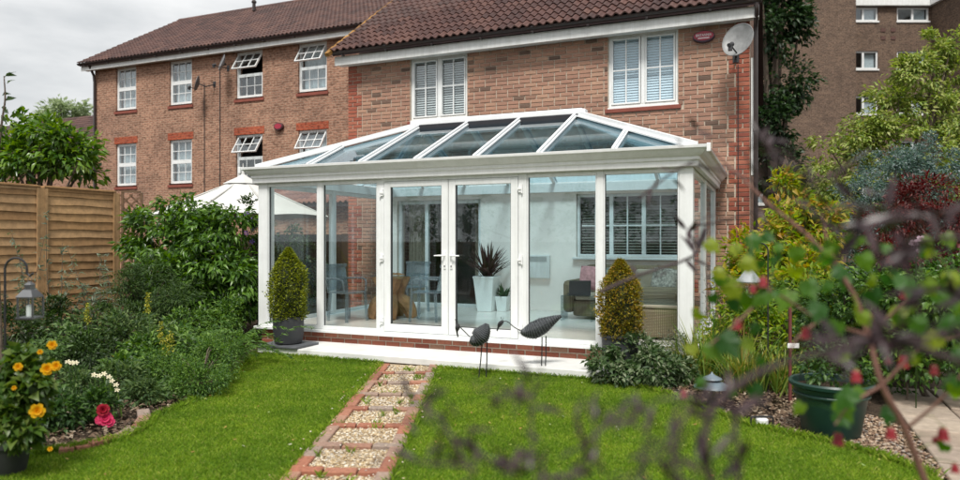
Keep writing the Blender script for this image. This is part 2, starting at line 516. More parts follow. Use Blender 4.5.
for h in (W_L, W_R):          # red sill bricks laid on edge
    sb = MB().box(h[0]-0.055, HY-0.03, h[2]-0.098, h[1]+0.055, HY+0.1, h[2]-0.03)
    sb.build('brick_sill', mat('red_sill', (0.22, 0.06, 0.04), 0.8, bump=0.3), house, bevel=0.006)
# eaves
mb = MB(); mb.box(-8.10, 11.74, 5.07, -0.14, 11.762, 5.25); mb.build('fascia', WHITEP, house, bevel=0.003)
mb = MB(); mb.box(-8.10, 11.765, 5.10, -0.14, 11.995, 5.112); mb.build('soffit', WHITEP, house)
def gutter(parent, x0, x1, Y, z, r=0.058, step=1.0, mt=None):
    g = MB(); n = 7
    outer = [(Y + r*math.cos(math.pi + math.pi*k/n), z + r*math.sin(math.pi + math.pi*k/n)) for k in range(n+1)]
    inner = [(Y + (r-.008)*math.cos(math.pi + math.pi*k/n), z + (r-.008)*math.sin(math.pi + math.pi*k/n)) for k in range(n, -1, -1)]
    g.prism([(x0, a, b) for a, b in outer + inner], (x1-x0, 0, 0))
    go = g.build('gutter', mt or DARKP, parent)
    x = x0 + 0.3
    while x < x1:
        b = MB(); b.box(x-0.025, Y-r-0.006, z-0.02, x+0.025, Y+r+0.01, z+0.012); b.box(x-0.02, Y-0.03, z-r-0.035, x+0.02, Y+r, z-r-0.004)
        b.build('gutter_bracket', mt or DARKP, go); x += step
    return go
gutter(house, -8.17, -0.1, 11.675, 5.33)
mb = MB(); mb.tube(smooth_path([(-0.17, 11.68, 5.30), (-0.17, 11.70, 5.15), (-0.19, 11.90, 4.98), (-0.19, 11.93, 4.8)], 4) + [Vector((-0.19, 11.93, 0.05))], 0.036, 8)
mb.box(-0.235, 11.885, 3.3, -0.145, 11.99, 3.34); mb.box(-0.235, 11.885, 1.6, -0.145, 11.99, 1.64)
mb.build('downpipe', DARKP, house, smooth=True)
MB().box(-0.262, 12.0, 2.6, -0.225, 12.26, 4.5).build('corner_strip', WHITEP, house)

# ---- tiled roofs: every tile real; the nearest are single parts
TW, TG = 0.30, 0.27
def tile_geo(w=TW, L=0.35):
    n = 12; v = []; f = []
    prof = [(w*k/n, 0.024*math.sin(4*math.pi*(k/n) + 0.5) ) for k in range(n+1)]
    for y, lift in ((0.0, 0.035), (L, 0.004)):
        for x, z in prof: v.append((x, y, z+lift))
    for x, z in prof: v.append((x, 0.0, z+0.010))
    for k in range(n):
        f.append((k, k+1, n+1+k+1, n+1+k)); f.append((2*(n+1)+k, 2*(n+1)+k+1, k+1, k))
    return v, f
tv, tf = tile_geo()
tv_np = np.array(tv)
def roof_slope(roof, x0, Y0, z0, pitch, width, length, keep, single_count, mo, mi):
    """keep(col,row) True when shown; returns nothing. tiles laid from eave upwards"""
    ux = Vector((1, 0, 0)); vy = Vector((0, math.cos(pitch), math.sin(pitch))); wz = Vector((0, -math.sin(pitch), math.cos(pitch)))
    M = np.array([ux, vy, wz]).T
    me = bpy.data.meshes.new('roof_tile'); me.from_pydata(tv, [], tf); me.update(); me.materials.append(mo)
    q = Matrix((ux, vy, wz)).transposed().to_4x4()
    cells = [(r, c) for r in range(int(length/TG)+1) for c in range(int(width/TW))]
    cells = [rc for rc in cells if keep(*rc)]
    def dist(rc):
        p = Vector((x0, Y0, z0)) + ux*(rc[1]*TW) + vy*(rc[0]*TG); return p.dot(Vector((-SN, CS, 0)))
    cells.sort(key=dist)
    V = []; Fs = []; nb = 0
    for k, (r, c) in enumerate(cells):
        p = Vector((x0, Y0, z0)) + ux*(c*TW + rr.uniform(-.003, .003)) + vy*(r*TG + rr.uniform(-.006, .006)) + wz*rr.uniform(0, 0.004)
        if k < single_count:
            o = link('roof_tile', me, None, roof, False); o.matrix_basis = Matrix.Translation(p) @ q
        else:
            V.append(tv_np @ M.T + np.array(p)); Fs.append(np.array(tf) + nb*len(tv)); nb += 1
    if V:
        o = link('tiling', np_mesh('tiling', np.vstack(V), np.vstack(Fs)), mi, roof); o['kind'] = 'stuff'
P1 = R(35.5)
roofm = mat('roof_underlay', (0.05, 0.03, 0.03), 0.9)
def gable_slab(x0, x1, ye, ze, pitch, run, th=0.06, drop=0.06):
    c, s = math.cos(pitch), math.sin(pitch); t = math.tan(pitch)
    a = [(x0, ye, ze-drop), (x0, ye+run, ze+run*t-drop), (x0, ye+2*run, ze-drop), (x0, ye+2*run, ze-drop-th), (x0, ye+run, ze+run*t-drop-th*1.2), (x0, ye, ze-drop-th)]
    return MB().prism(a, (x1-x0, 0, 0))
roof = gable_slab(-8.09, -0.13, 11.66, 5.36, P1, 4.4).build('roof', roofm, house)
roof_slope(roof, -8.1, 11.60, 5.325, P1, 8.05, 5.35, lambda r, c: True, 290,
           piece('roof_tile', TILE_STOPS, rough=0.6, source='object', grain=0.3, gscale=25), piece('roof_tile', TILE_STOPS, rough=0.6, source='island', grain=0.3, gscale=25))
# gable triangles so no daylight shows through the loft
for x in (HX0+0.02, HX1-0.3):
    MB().prism([(x, 12.0, 5.19), (x, 16.06, 8.05), (x, 20.0, 5.19)], (0.26, 0, 0)).build('gable', MATS['house_brickwork'], house)
# mortar verge with lichen, left edge
mb = MB()
for k in range(17):
    y = k*0.31
    p = Vector((-8.11, 11.62 + y*math.cos(P1), 5.335 + y*math.sin(P1)))
    mb.obox(Matrix.Translation(p) @ Matrix.Rotation(P1, 4, 'X') @ Matrix.Rotation(0.06, 4, 'X'), 0.09, 0.33, 0.075)
mb.build('verge', piece('verge_mortar', [(0, (0.13, 0.07, 0.04)), (0.4, (0.30, 0.15, 0.035)), (1, (0.36, 0.19, 0.05))], source='island', gscale=18, grain=0.5), roof)
mb = MB(); mb.prism([(-8.05, 16.06-.14, 8.42), (-8.05, 16.06, 8.56), (-8.05, 16.06+.14, 8.42)], (7.9, 0, 0)); mb.build('ridge', MATS['roof_underlay'], roof)

# alarm box
T = onY(704, 37.5, HY)
al = thing('alarm_box', 'oval dark red burglar alarm box with white lettering beside the satellite dish', 'alarm box', (T.x, HY, T.z))
def ellipse_prism(cx, cz, rx, rz, y0, y1, n=28):
    return [(cx + rx*math.cos(2*math.pi*k/n), y0, cz + rz*math.sin(2*math.pi*k/n)) for k in range(n)]
mb = MB(); mb.prism(ellipse_prism(T.x, T.z, 0.175, 0.098, HY-0.075, 0), (0, 0.075, 0)); mb.build('case', mat('alarm_navy', (0.035, 0.012, 0.03), 0.35), al, bevel=0.012)
mb = MB(); mb.prism(ellipse_prism(T.x, T.z+0.008, 0.158, 0.076, HY-0.081, 0), (0, 0.005, 0)); mb.build('face', mat('alarm_red', (0.33, 0.02, 0.045), 0.35), al)
def text_mesh(s, size, depth=0.002):
    cu = bpy.data.curves.new('text', 'FONT'); cu.body = s; cu.size = size; cu.extrude = depth; cu.align_x = 'CENTER'; cu.align_y = 'CENTER'; cu.resolution_u = 3
    o = bpy.data.objects.new('text_tmp', cu); COL.objects.link(o)
    bpy.context.view_layer.update()
    me = bpy.data.meshes.new_from_object(o.evaluated_get(bpy.context.evaluated_depsgraph_get()))
    bpy.data.objects.remove(o); bpy.data.curves.remove(cu)
    return me
me = text_mesh('BRITANNIA', 0.062); LETW = mat('lettering_white', (0.8, 0.78, 0.8), 0.5, var=0.02); me.materials.clear(); me.materials.append(LETW)
o = link('lettering', me, None, al); o.matrix_basis = Matrix.Translation((T.x, HY-0.084, T.z+0.016)) @ Matrix.Rotation(R(90), 4, 'X') @ Matrix.Scale(0.78, 4, (1, 0, 0)); 
MB().box(T.x-0.09, HY-0.083, T.z-0.037, T.x+0.09, HY-0.080, T.z-0.022).build('stripe', LETW, al)

def dish(name, label, c, wallp, r, mt, face, group=None):
    """offset satellite dish: bowl, arm with receiver, bracket to the wall"""
    root = thing(name, label, 'satellite dish', wallp, group=group)
    n = Vector(face).normalized(); q = n.to_track_quat('Z', 'Y').to_matrix().to_4x4(); M = Matrix.Translation(c) @ q
    mb = MB(); prof = [(0.001, 0.0)] + [(r*k/6, 0.30*r*(k/6)**2) for k in range(1, 7)]
    back = [(a, b-0.012) for a, b in prof[::-1]]
    mb.lathe(prof + [(r*1.01, 0.30*r)] + back, n=26)
    mb.v = [tuple(M @ Vector((v[0]*0.9, v[1], v[2]))) for v in mb.v]
    mb.build('reflector', mt, root, smooth=True)
    rim = [M @ Vector((r*.92*math.cos(2*math.pi*k/26), r*1.01*math.sin(2*math.pi*k/26), 0.30*r)) for k in range(27)]
    MB().tube(rim, 0.007, 5, False).build('rim', mt, root)
    foc = c + n*r*1.25 + Vector((0, 0, -r*0.75)); low = M @ Vector((0, 0, 0)) + Vector((0, 0, -r*0.85)) + n*0.06
    arm = MB(); arm.tube([low, foc], 0.012, 6); arm.build('arm', BLACKP, root)
    rec = MB(); d = (c - foc).normalized(); rec.tube([foc - d*0.05, foc + d*0.03, foc + d*0.06], [0.03, 0.03, 0.04], 10); rec.box(foc.x-.03, foc.y-.03, foc.z-.09, foc.x+.03, foc.y+.03, foc.z-.02)
    rec.build('receiver', BLACKP, root)
    br = MB(); br.tube([c - n*0.015, c - n*0.07, Vector((wallp[0], c.y + 0.02, c.z - 0.1)), Vector(wallp)], 0.018, 7); br.box(wallp[0]-.05, wallp[1]-.012, wallp[2]-.09, wallp[0]+.05, wallp[1], wallp[2]+.09)
    br.build('bracket', BLACKP, root)
    return root
c = onY(740, 42, 11.55)
d1 = dish('satellite_dish', 'large grey satellite dish on the house corner above the black cable', c, (onY(736, 50, HY).x, HY-0.002, c.z-0.12), 0.27,
          mat('dish_grey', (0.21, 0.215, 0.215), 0.5, var=0.25, scale=9), (-0.38, -0.86, 0.28))
x = onY(738, 100, HY).x
MB().tube([(x, HY-0.012, c.z-0.25), (x+0.002, HY-0.012, 2.0), (x, HY-0.012, 0.1)], 0.008, 5).build('cable', BLACKP, d1)

# ================================================================ NEIGHBOURING TOWNHOUSE (three storeys, 5 m further back)
NBW = brickwork('neighbour_brickwork', (0.40, 0.225, 0.155), (0.26, 0.145, 0.10), (0.44, 0.34, 0.25))
NY = 17.0
nb = thing('townhouse', 'three storey red-brown brick terrace house with white sash windows, some tilted open', 'house', (-15, 17.2, 0))
NW = []
for (x0, x1) in ((-20.63, -19.69), (-18.18, -17.22), (-15.40, -14.36), (-13.02, -12.0)):
    NW.append((x0, x1, 5.98, 7.42)); NW.append((x0, x1, 3.40, 4.83)); 
mb = holes_wall(MB(), -21.65, -7.0, -0.2, 7.5, NY, NY+0.28, NW); mb.build('wall', NBW, nb)
mb = MB(); mb.box(-21.65, 17.29, -0.2, -21.37, 25.2, 7.5); mb.prism([(-21.6, 17.0, 7.51), (-21.6, 21.1, 10.05), (-21.6, 25.2, 7.51)], (0.25, 0, 0)); mb.box(-21.3, 25.0, -0.2, -7, 25.2, 7.5)
mb.build('gable_wall', brickwork('neighbour_gable', (0.40, 0.225, 0.155), (0.26, 0.145, 0.10), (0.44, 0.34, 0.25), 'yz'), nb)
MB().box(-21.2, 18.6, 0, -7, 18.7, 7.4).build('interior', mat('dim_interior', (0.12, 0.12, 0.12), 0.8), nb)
CURT = mat('net_curtain', (0.55, 0.60, 0.62), 0.9, var=0.15, scale=14)
def sash_window(parent, x0, x1, z0, z1, Y, op=False, curtain=True):
    t = 0.05; zm = z0 + (z1-z0)*0.5
    fo = MB(); fo.box(x0, Y, z0, x0+t, Y+0.1, z1); fo.box(x1-t, Y, z0, x1, Y+0.1, z1); fo.box(x0+t, Y, z0, x1-t, Y+0.1, z0+t); fo.box(x0+t, Y, z1-t, x1-t, Y+0.1, z1)
    fo.box(x0+t, Y+0.002, zm-0.03, x1-t, Y+0.1, zm+0.03)
    w = fo.build('window', UPVC, parent)
    MB().box(x0-0.03, Y-0.06, z0-0.04, x1+0.03, Y+0.06, z0-0.002).build('sill', UPVC, w)
    for top in (0, 1):
        a, b = x0+t+0.003, x1-t-0.003; c, d = ((zm+0.033, z1-t-0.003) if top else (z0+t+0.003, zm-0.033))
        H_, q = d-c, 0.03
        tilt = R(33) if (top and op) else 0.0
        M = Matrix.Translation((0, Y+0.02, d)) @ Matrix.Rotation(-tilt, 4, 'X') @ Matrix.Translation((0, 0, -H_))
        s = MB()
        def bx(*k):
            m2 = MB().box(*k); m2.v = [tuple(M @ Vector(v)) for v in m2.v]; s.add(m2.v, m2.f)
        bx(a, -0.02, 0, a+q, 0.03, H_); bx(b-q, -0.02, 0, b, 0.03, H_); bx(a+q, -0.02, 0, b-q, 0.03, q); bx(a+q, -0.02, H_-q, b-q, 0.03, H_)
        for k in (1, 2):
            x = a + (b-a)*k/3; bx(x-0.011, -0.012, q, x+0.011, 0.02, H_-q)
        bx(a+q, -0.011, H_/2-0.011, b-q, 0.019, H_/2+0.011)
        sa = s.build('sash', UPVC, w)
        p = MB().box(a+q, 0.003, q, b-q, 0.009, H_-q); p.v = [tuple(M @ Vector(v)) for v in p.v]; p.build('pane', DGLASS, sa)
    if curtain:
        cu = MB(); n = 24
        pts = [(x0+t + (x1-x0-2*t)*k/n, Y+0.2 + 0.018*math.sin(k*2.2), 0) for k in range(n+1)]
        cu.add([(x, y, z0+0.02) for x, y, _ in pts] + [(x, y, z1-0.05) for x, y, _ in pts], [(k, k+1, n+2+k, n+1+k) for k in range(n)])
        cu.build('curtain', CURT, w)
LINT = brickwork('red_lintel', (0.40, 0.10, 0.05), (0.34, 0.08, 0.045), (0.36, 0.16, 0.1), sx=0.99)
for k, (x0, x1, z0, z1) in enumerate(NW):
    col, low = k//2, k % 2
    sash_window(nb, x0, x1, z0, z1, NY+0.06, op=(col >= 2), curtain=(col in (0, 1, 3) or low == 0) and not (col == 2))
    MB().box(x0-0.06, NY-0.035, z0-0.13, x1+0.06, NY+0.055, z0-0.042).build('brick_sill', MATS['red_sill'], nb)
    if low: 
        MB().box(x0-0.07, NY-0.012, z1+0.002, x1+0.07, NY+0.05, z1+0.23).build('lintel', LINT, nb)
MB().box(-22.0, 16.74, 7.40, -6.9, 16.765, 7.57).build('fascia', WHITEP, nb)
MB().box(-22.0, 16.77, 7.44, -6.9, 16.995, 7.455).build('soffit', WHITEP, nb)
gutter(nb, -22.05, -6.9, 16.67, 7.64, 0.065, 1.1)
mb = MB(); mb.tube([(-21.55, 16.68, 7.6), (-21.58, 16.9, 7.25), (-21.58, 16.93, 7.0), (-21.58, 16.93, 0)], 0.045, 7); mb.build('downpipe', DARKP, nb)
for px in (205, 220.5):
    xx = onY(px, 100, NY).x
    MB().tube([(xx, NY-0.03, 6.55 if px < 210 else 7.0), (xx, NY-0.03, 0)], 0.012, 5).build('cable', BLACKP, nb)
P2 = R(32)
nroof = gable_slab(-21.98, -6.9, 16.66, 7.66, P2, 4.45).build('roof', roofm, nb)
roof_slope(nroof, -22.0, 16.6, 7.63, P2, 15.1, 5.2, lambda r, c: True, 0, None, piece('roof_tile', TILE_STOPS, rough=0.6, source='island', grain=0.3, gscale=25))
mb = MB()
for k in range(50):
    x = -22.0 + k*0.3
    mb.prism([(x, 21.11-.15, 10.40), (x, 21.11-.07, 10.49), (x, 21.11+.07, 10.49), (x, 21.11+.15, 10.40)], (0.295, 0, 0))
mb.build('ridge', piece('roof_tile', TILE_STOPS, rough=0.6, source='island'), nroof)
MB().lathe([(0.06, 0), (0.06, 0.28), (0.09, 0.29), (0.09, 0.34), (0.05, 0.4)], onY(254, 8, 20.3) - Vector((0, 0, 0.1)), 10).build('vent_pipe', DARKP, nroof)
c = onY(199, 84, 16.6); dish('satellite_dish', 'small dark satellite dish between two sash windows, lower of the pair', c, (c.x+0.25, NY-0.002, c.z+0.05), 0.24, mat('dish_dark', (0.12, 0.12, 0.125), 0.5), (-0.75, -0.6, 0.25))
c = onY(224, 63, 16.6); dish('satellite_dish', 'grey satellite dish just under the townhouse eaves beside an open window', c, (c.x-0.2, NY-0.002, c.z-0.05), 0.25, mat('dish_mid', (0.2, 0.2, 0.21), 0.5), (-0.55, -0.75, 0.3))
T = onY(280, 127, NY)
al2 = thing('alarm_box', 'small plain red alarm box on the townhouse wall', 'alarm box', (T.x, NY, T.z))
mb = MB(); mb.prism(ellipse_prism(T.x, T.z, 0.17, 0.12, NY-0.1, 0), (0, 0.098, 0)); mb.build('case', mat('alarm_dark', (0.06, 0.02, 0.025), 0.4), al2, bevel=0.02)
mb = MB(); mb.prism(ellipse_prism(T.x, T.z+.01, 0.13, 0.08, NY-0.106, 0), (0, 0.005, 0)); mb.build('face', MATS['alarm_red'], al2)

# lean-to with a tiled roof against the townhouse, seen through the conservatory's side glass
lt = thing('lean_to', 'low brick lean-to with a brown tiled roof behind the parasol', 'outbuilding', (-10.4, 15.2, 0))
MB().box(-12.4, 14.2, -0.1, -8.6, 16.99, 2.35).build('wall', NBW, lt)
ltr = MB().prism([(-12.6, 13.95, 2.36), (-12.6, 16.98, 3.85), (-12.6, 16.98, 3.92), (-12.6, 13.95, 2.43)], (4.2, 0, 0)).build('roof', roofm, lt)
roof_slope(ltr, -12.6, 13.9, 2.45, math.atan2(1.49, 3.03), 4.2, 3.2, lambda r, c: True, 0, None, piece('lean_to_tile', [(0, (0.16, 0.06, 0.045)), (0.5, (0.22, 0.10, 0.075)), (1, (0.27, 0.13, 0.1))], rough=0.7, source='island', grain=0.4))

# low house further off on the left
lh = thing('distant_house', 'house with a plain brown tiled roof beyond the garden fence', 'house', (-31, 26, 0))
MB().box(-44, 22.5, -0.2, -22.5, 30, 5.2).build('wall', NBW, lh)
lr = gable_slab(-44.3, -22.2, 22.2, 5.22, R(35), 4.4).build('roof', roofm, lh)
roof_slope(lr, -38.0, 22.15, 5.2, R(35), 15.8, 5.3, lambda r, c: r > 2, 0, None, piece('roof_tile', TILE_STOPS, rough=0.6, source='island', grain=0.3, gscale=25))

# ================================================================ APARTMENT BLOCK (turned to face the garden)
ap = thing('apartment_block', 'tall dark brown brick apartment block with white windows and white roof fascia', 'apartment block', (0, 0, 0), TH)
APB = brickwork('flats_brickwork', (0.185, 0.125, 0.09), (0.115, 0.08, 0.06), (0.22, 0.175, 0.14))
APB2 = brickwork('flats_return', (0.185, 0.125, 0.09), (0.115, 0.08, 0.06), (0.22, 0.175, 0.14), 'yz')
def lat(px, d): return (px-480)/FPX*d
def zz(py, d): return EYE + (240-py)/FPX*d
def wloc(mbx, name, mt, par, **k): return mbx.build(name, mt, par, world=False, **k)
wl, wr = lat(779, 39), lat(856, 39)
rows = [(7.5, 21), (51, 69), (96, 114), (141, 159), (186, 204)]
cols = [(853, 878), (897, 929)]; colsL = [(740, 768)]
ah = []
for (a, b) in cols + colsL:
    for (t_, b_) in rows: ah.append((lat(a, 41), lat(b, 41), zz(b_, 41), zz(t_, 41)))
wloc(MB().box(wl, 39, -0.2, wr, 52, 18.2), 'wing', APB, ap)
rl = lat(931, 41)
wloc(holes_wall(MB(), wr-0.5, rl, -0.2, 15.4, 41, 41.25, ah[:10]), 'wall', APB, ap)
wloc(holes_wall(MB(), lat(600, 41), wl+0.5, -0.2, 15.4, 41, 41.25, ah[10:]), 'wall', APB, ap)
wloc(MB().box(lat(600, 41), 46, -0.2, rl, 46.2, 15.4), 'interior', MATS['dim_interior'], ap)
wloc(MB().box(rl, 33, -0.2, rl+9, 46, 16), 'wing', APB2, ap)
wloc(MB().box(wr+0.01, 40.75, 15.42, rl-0.01, 46, 16.5), 'roof_fascia', WHITEP, ap)
wloc(MB().box(lat(600, 41), 40.75, 15.42, wl-0.01, 46, 16.5), 'roof_fascia', WHITEP, ap)
wloc(MB().box(rl-0.22, 33, 15.42, rl-0.005, 40.7, 16.3), 'roof_fascia', WHITEP, ap)
for x0, x1, z0, z1 in ah:
    t = 0.09; fo = MB(); Y = 41.06
    fo.box(x0, Y, z0, x0+t, Y+0.1, z1); fo.box(x1-t, Y, z0, x1, Y+0.1, z1); fo.box(x0+t, Y, z0, x1-t, Y+0.1, z0+t); fo.box(x0+t, Y, z1-t, x1-t, Y+0.1, z1)
    xm = x0 + (x1-x0)*(0.42 if x1-x0 < 1.7 else 0.5); fo.box(xm-0.06, Y-0.003, z0+t, xm+0.06, Y+0.1, z1-t)
    w = wloc(fo, 'window', UPVC, ap)
    wloc(MB().box(x0+t, Y+0.04, z0+t, xm-0.06, Y+0.05, z1-t), 'pane', DGLASS, w); wloc(MB().box(xm+0.06, Y+0.04, z0+t, x1-t, Y+0.05, z1-t), 'pane', DGLASS, w)
    wloc(MB().box(x0-0.05, Y-0.12, z0-0.1, x1+0.05, Y-0.005, z0-0.005), 'sill', WHITEP, w)
    wloc(MB().box(xm+0.1, Y+0.2, z0, x1-0.1, Y+0.22, z1), 'curtain', CURT, w)
for px in (883, 893):
    for py in (30, 38):
        x = lat(px, 41); z = zz(py, 41)
        wloc(MB().box(x-0.14, 40.97, z-0.11, x+0.14, 40.998, z+0.11), 'air_vent', mat('terracotta_vent', (0.10, 0.05, 0.04), 0.8), ap)

# ================================================================ CONSERVATORY
CX0, CX1, CY0, CY1 = -7.05, -0.80, 8.25, 11.985
ZS, ZH = 0.24, 2.40                       # sill / top of frames
cons = thing('conservatory', 'white framed glass conservatory with hipped blue-tinted roof and french doors', 'conservatory', (-3.9, 10, 0))
# floor slab and dwarf wall
MB().box(CX0+0.16, CY0+0.16, 0.0, CX1-0.16, CY1-0.02, 0.275).build('floor', mat('pale_floor_tile', (0.74, 0.68, 0.63), 0.22, var=0.08, scale=2), cons)
dw = MB(); dw.box(CX0+0.045, CY0+0.03, -0.05, CX1-0.045, CY0+0.15, ZS-0.012); dw.box(CX0+0.045, CY0+0.151, -0.05, CX0+0.15, CY1, ZS-0.012); dw.box(CX1-0.15, CY0+0.151, -0.05, CX1-0.045, CY1, ZS-0.012)
dwarf = dw.build('dwarf_wall', MORTAR, cons)
DW_STOPS = [(0, (0.25, 0.075, 0.05)), (0.4, (0.36, 0.125, 0.08)), (0.8, (0.42, 0.17, 0.11)), (1, (0.33, 0.19, 0.13))]
def dmesh(L):
    k = ('dw', round(L, 3))
    if k not in unit_brick:
        me0 = brick_mesh(L, True)[0].copy(); me0.materials.clear(); me0.materials.append(piece('plinth_brick', DW_STOPS, source='object')); unit_brick[k] = me0
    return unit_brick[k]
for i in range(3):
    z = 0.013 + i*0.075 + 0.03
    x = CX0 + 0.045 - (0.11 if i % 2 else 0)
    while x < CX1 - 0.05:
        a, b = max(x, CX0+0.045), min(x+0.215, CX1-0.045)
        if b - a > 0.05:
            o = link('brick', dmesh(b-a), None, dwarf, False); o.location = ((a+b)/2, CY0+0.022 - rr.uniform(0, 0.003), z)
        x += 0.225
    y = CY0 + 0.16
    while y < CY1 - 0.3:
        o = link('brick', dmesh(0.215), None, dwarf, False); o.matrix_basis = Matrix.Translation((CX1-0.038, y+0.11+(0.11 if i % 2 else 0), z)) @ Matrix.Rotation(R(90), 4, 'Z')
        y += 0.225
# sill
sl = MB(); sl.box(CX0-0.04, CY0-0.06, ZS-0.008, CX1+0.04, CY0+0.15, ZS+0.03); sl.box(CX0-0.04, CY0+0.151, ZS-0.008, CX0+0.15, CY1, ZS+0.03); sl.box(CX1-0.15, CY0+0.151, ZS-0.008, CX1+0.04, CY1, ZS+0.03)
sl.build('sill', UPVC, cons, bevel=0.006)
# posts and rails
z0, z1 = ZS+0.032, ZH
def fbox(name, *b, parent=cons, bev=0.006): return MB().box(*b).build(name, UPVC, parent, bevel=bev)
P = 0.075
fbox('corner_post', CX0, CY0, z0, CX0+0.165, CY0+0.165, z1); fbox('corner_post', CX1-0.155, CY0, z0, CX1, CY0+0.155, z1)
def pane_frame(x0, x1, y0, y1, zlo=z0, zhi=z1, t=0.05):
    """fixed light along x (front) or y (sides): frame and glass"""
    f = MB()
    if x1 - x0 > y1 - y0:
        f.box(x0, y0, zlo, x0+0.018, y1, zhi); f.box(x1-0.018, y0, zlo, x1, y1, zhi); f.box(x0+0.018, y0, zlo, x1-0.018, y1, zlo+t); f.box(x0+0.018, y0, zhi-t-0.012, x1-0.018, y1, zhi)
        fr = f.build('frame', UPVC, cons, bevel=0.005)
        ym = y0+0.035
        MB().box(x0+0.019, ym, zlo+t+.001, x1-0.019, ym+0.006, zhi-t-0.013).build('pane', GLASS, fr)
        g = MB(); g.box(x0+0.018, ym-0.008, zlo+t, x0+0.024, ym+0.012, zhi-t-.012); g.box(x1-0.024, ym-0.008, zlo+t, x1-0.018, ym+0.012, zhi-t-.012); g.build('gasket', BLACKP, fr)
    else:
        f.box(x0, y0, zlo, x1, y0+0.018, zhi); f.box(x0, y1-0.018, zlo, x1, y1, zhi); f.box(x0, y0+0.018, zlo, x1, y1-0.018, zlo+t); f.box(x0, y0+0.018, zhi-t-0.012, x1, y1-0.018, zhi)
        fr = f.build('frame', UPVC, cons, bevel=0.005)
        xm = (x0+x1)/2
        MB().box(xm-0.003, y0+0.019, zlo+t+.001, xm+0.003, y1-0.019, zhi-t-0.013).build('pane', GLASS, fr)
XM1, XJL, XJR, XM2 = -5.95, -4.94, -2.87, -1.88
FY0, FY1 = CY0+0.01, CY0+0.08
fbox('mullion', XM1-0.038, CY0+0.004, z0, XM1+0.038, CY0+0.09, z1); fbox('mullion', XM2-0.038, CY0+0.004, z0, XM2+0.038, CY0+0.09, z1)
pane_frame(CX0+0.166, XM1-0.039, FY0, FY1); pane_frame(XM1+0.039, XJL-0.056, FY0, FY1)
pane_frame(XJR+0.056, XM2-0.039, FY0, FY1); pane_frame(XM2+0.039, CX1-0.156, FY0, FY1)
fbox('door_jamb', XJL-0.055, CY0+0.002, z0, XJL+0.055, CY0+0.09, z1); fbox('door_jamb', XJR-0.055, CY0+0.002, z0, XJR+0.055, CY0+0.09, z1)
fbox('door_head', XJL+0.056, CY0+0.002, z1-0.05, XJR-0.056, CY0+0.09, z1); fbox('threshold', XJL+0.056, CY0+0.002, z0, XJR-0.056, CY0+0.09, z0+0.022)
HAND = mat('white_handle', (0.82, 0.83, 0.83), 0.25, var=0.02)
xm = (XJL+XJR)/2
for s in (-1, 1):
    a, b = (XJL+0.06, xm-0.004) if s < 0 else (xm+0.004, XJR-0.06)
    c, d = z0+0.026, z1-0.054; q = 0.098
    f = MB(); f.box(a, CY0-0.004, c, a+q, CY0+0.066, d); f.box(b-q, CY0-0.004, c, b, CY0+0.066, d); f.box(a+q, CY0-0.004, c, b-q, CY0+0.066, c+q+0.005); f.box(a+q, CY0-0.004, d-0.075, b-q, CY0+0.066, d)
    door = f.build('door', UPVC, cons, bevel=0.006)
    MB().box(a+q+.001, CY0+0.028, c+q+0.006, b-q-.001, CY0+0.034, d-0.076).build('pane', GLASS, door)
    g = MB(); g.box(a+q-.001, CY0+0.012, c+q, a+q+0.008, CY0+0.05, d-.075); g.box(b-q-.008, CY0+0.012, c+q, b-q+.001, CY0+0.05, d-.075); g.box(a+q, CY0+.0125, c+q, b-q, CY0+.05, c+q+.012); g.build('gasket', BLACKP, door)
    hx = (xm - s*-1*0.048)
    h = MB(); h.box(hx-0.016, CY0-0.016, 1.17, hx+0.016, CY0-0.005, 1.40); h.tube([(hx, CY0-0.014, 1.345), (hx, CY0-0.055, 1.345)], 0.010, 8); h.tube([(hx, CY0-0.055, 1.345), (hx+s*0.06, CY0-0.06, 1.345), (hx+s*0.135, CY0-0.056, 1.342)], [0.011, 0.011, 0.008], 8)
    h.build('handle', HAND, door)
    MB().box(hx-0.007, CY0-0.02, 1.19, hx+0.007, CY0-0.0165, 1.215).build('keyhole', BLACKP, door)
    for hz in (0.44, 1.30, 2.20):
        hh = MB(); jx = XJL+0.03 if s < 0 else XJR-0.03
        hh.box(jx-0.018, CY0-0.020, hz-0.045, jx+0.018, CY0-0.001, hz+0.045); hh.tube([(jx-s*-1*0.028, CY0-0.018, hz-0.06), (jx-s*-1*0.028, CY0-0.018, hz+0.06)], 0.011, 8)
        hh.box(jx-0.03, CY0-0.03, hz-0.012, jx+0.03, CY0-0.0205, hz+0.012)
        hh.build('hinge', HAND, door)
# side walls
for X, nm in ((CX0, 0), (CX1-0.085, 1)):
    ymid = CY0 + 1.85
    fbox('mullion', X+0.003, ymid-0.045, z0, X+0.082, ymid+0.045, z1); fbox('end_post', X+0.003, CY1-0.10, z0, X+0.082, CY1, z1)
    pane_frame(X+0.01, X+0.075, CY0+0.166, ymid-0.046); pane_frame(X+0.01, X+0.075, ymid+0.046, CY1-0.101)
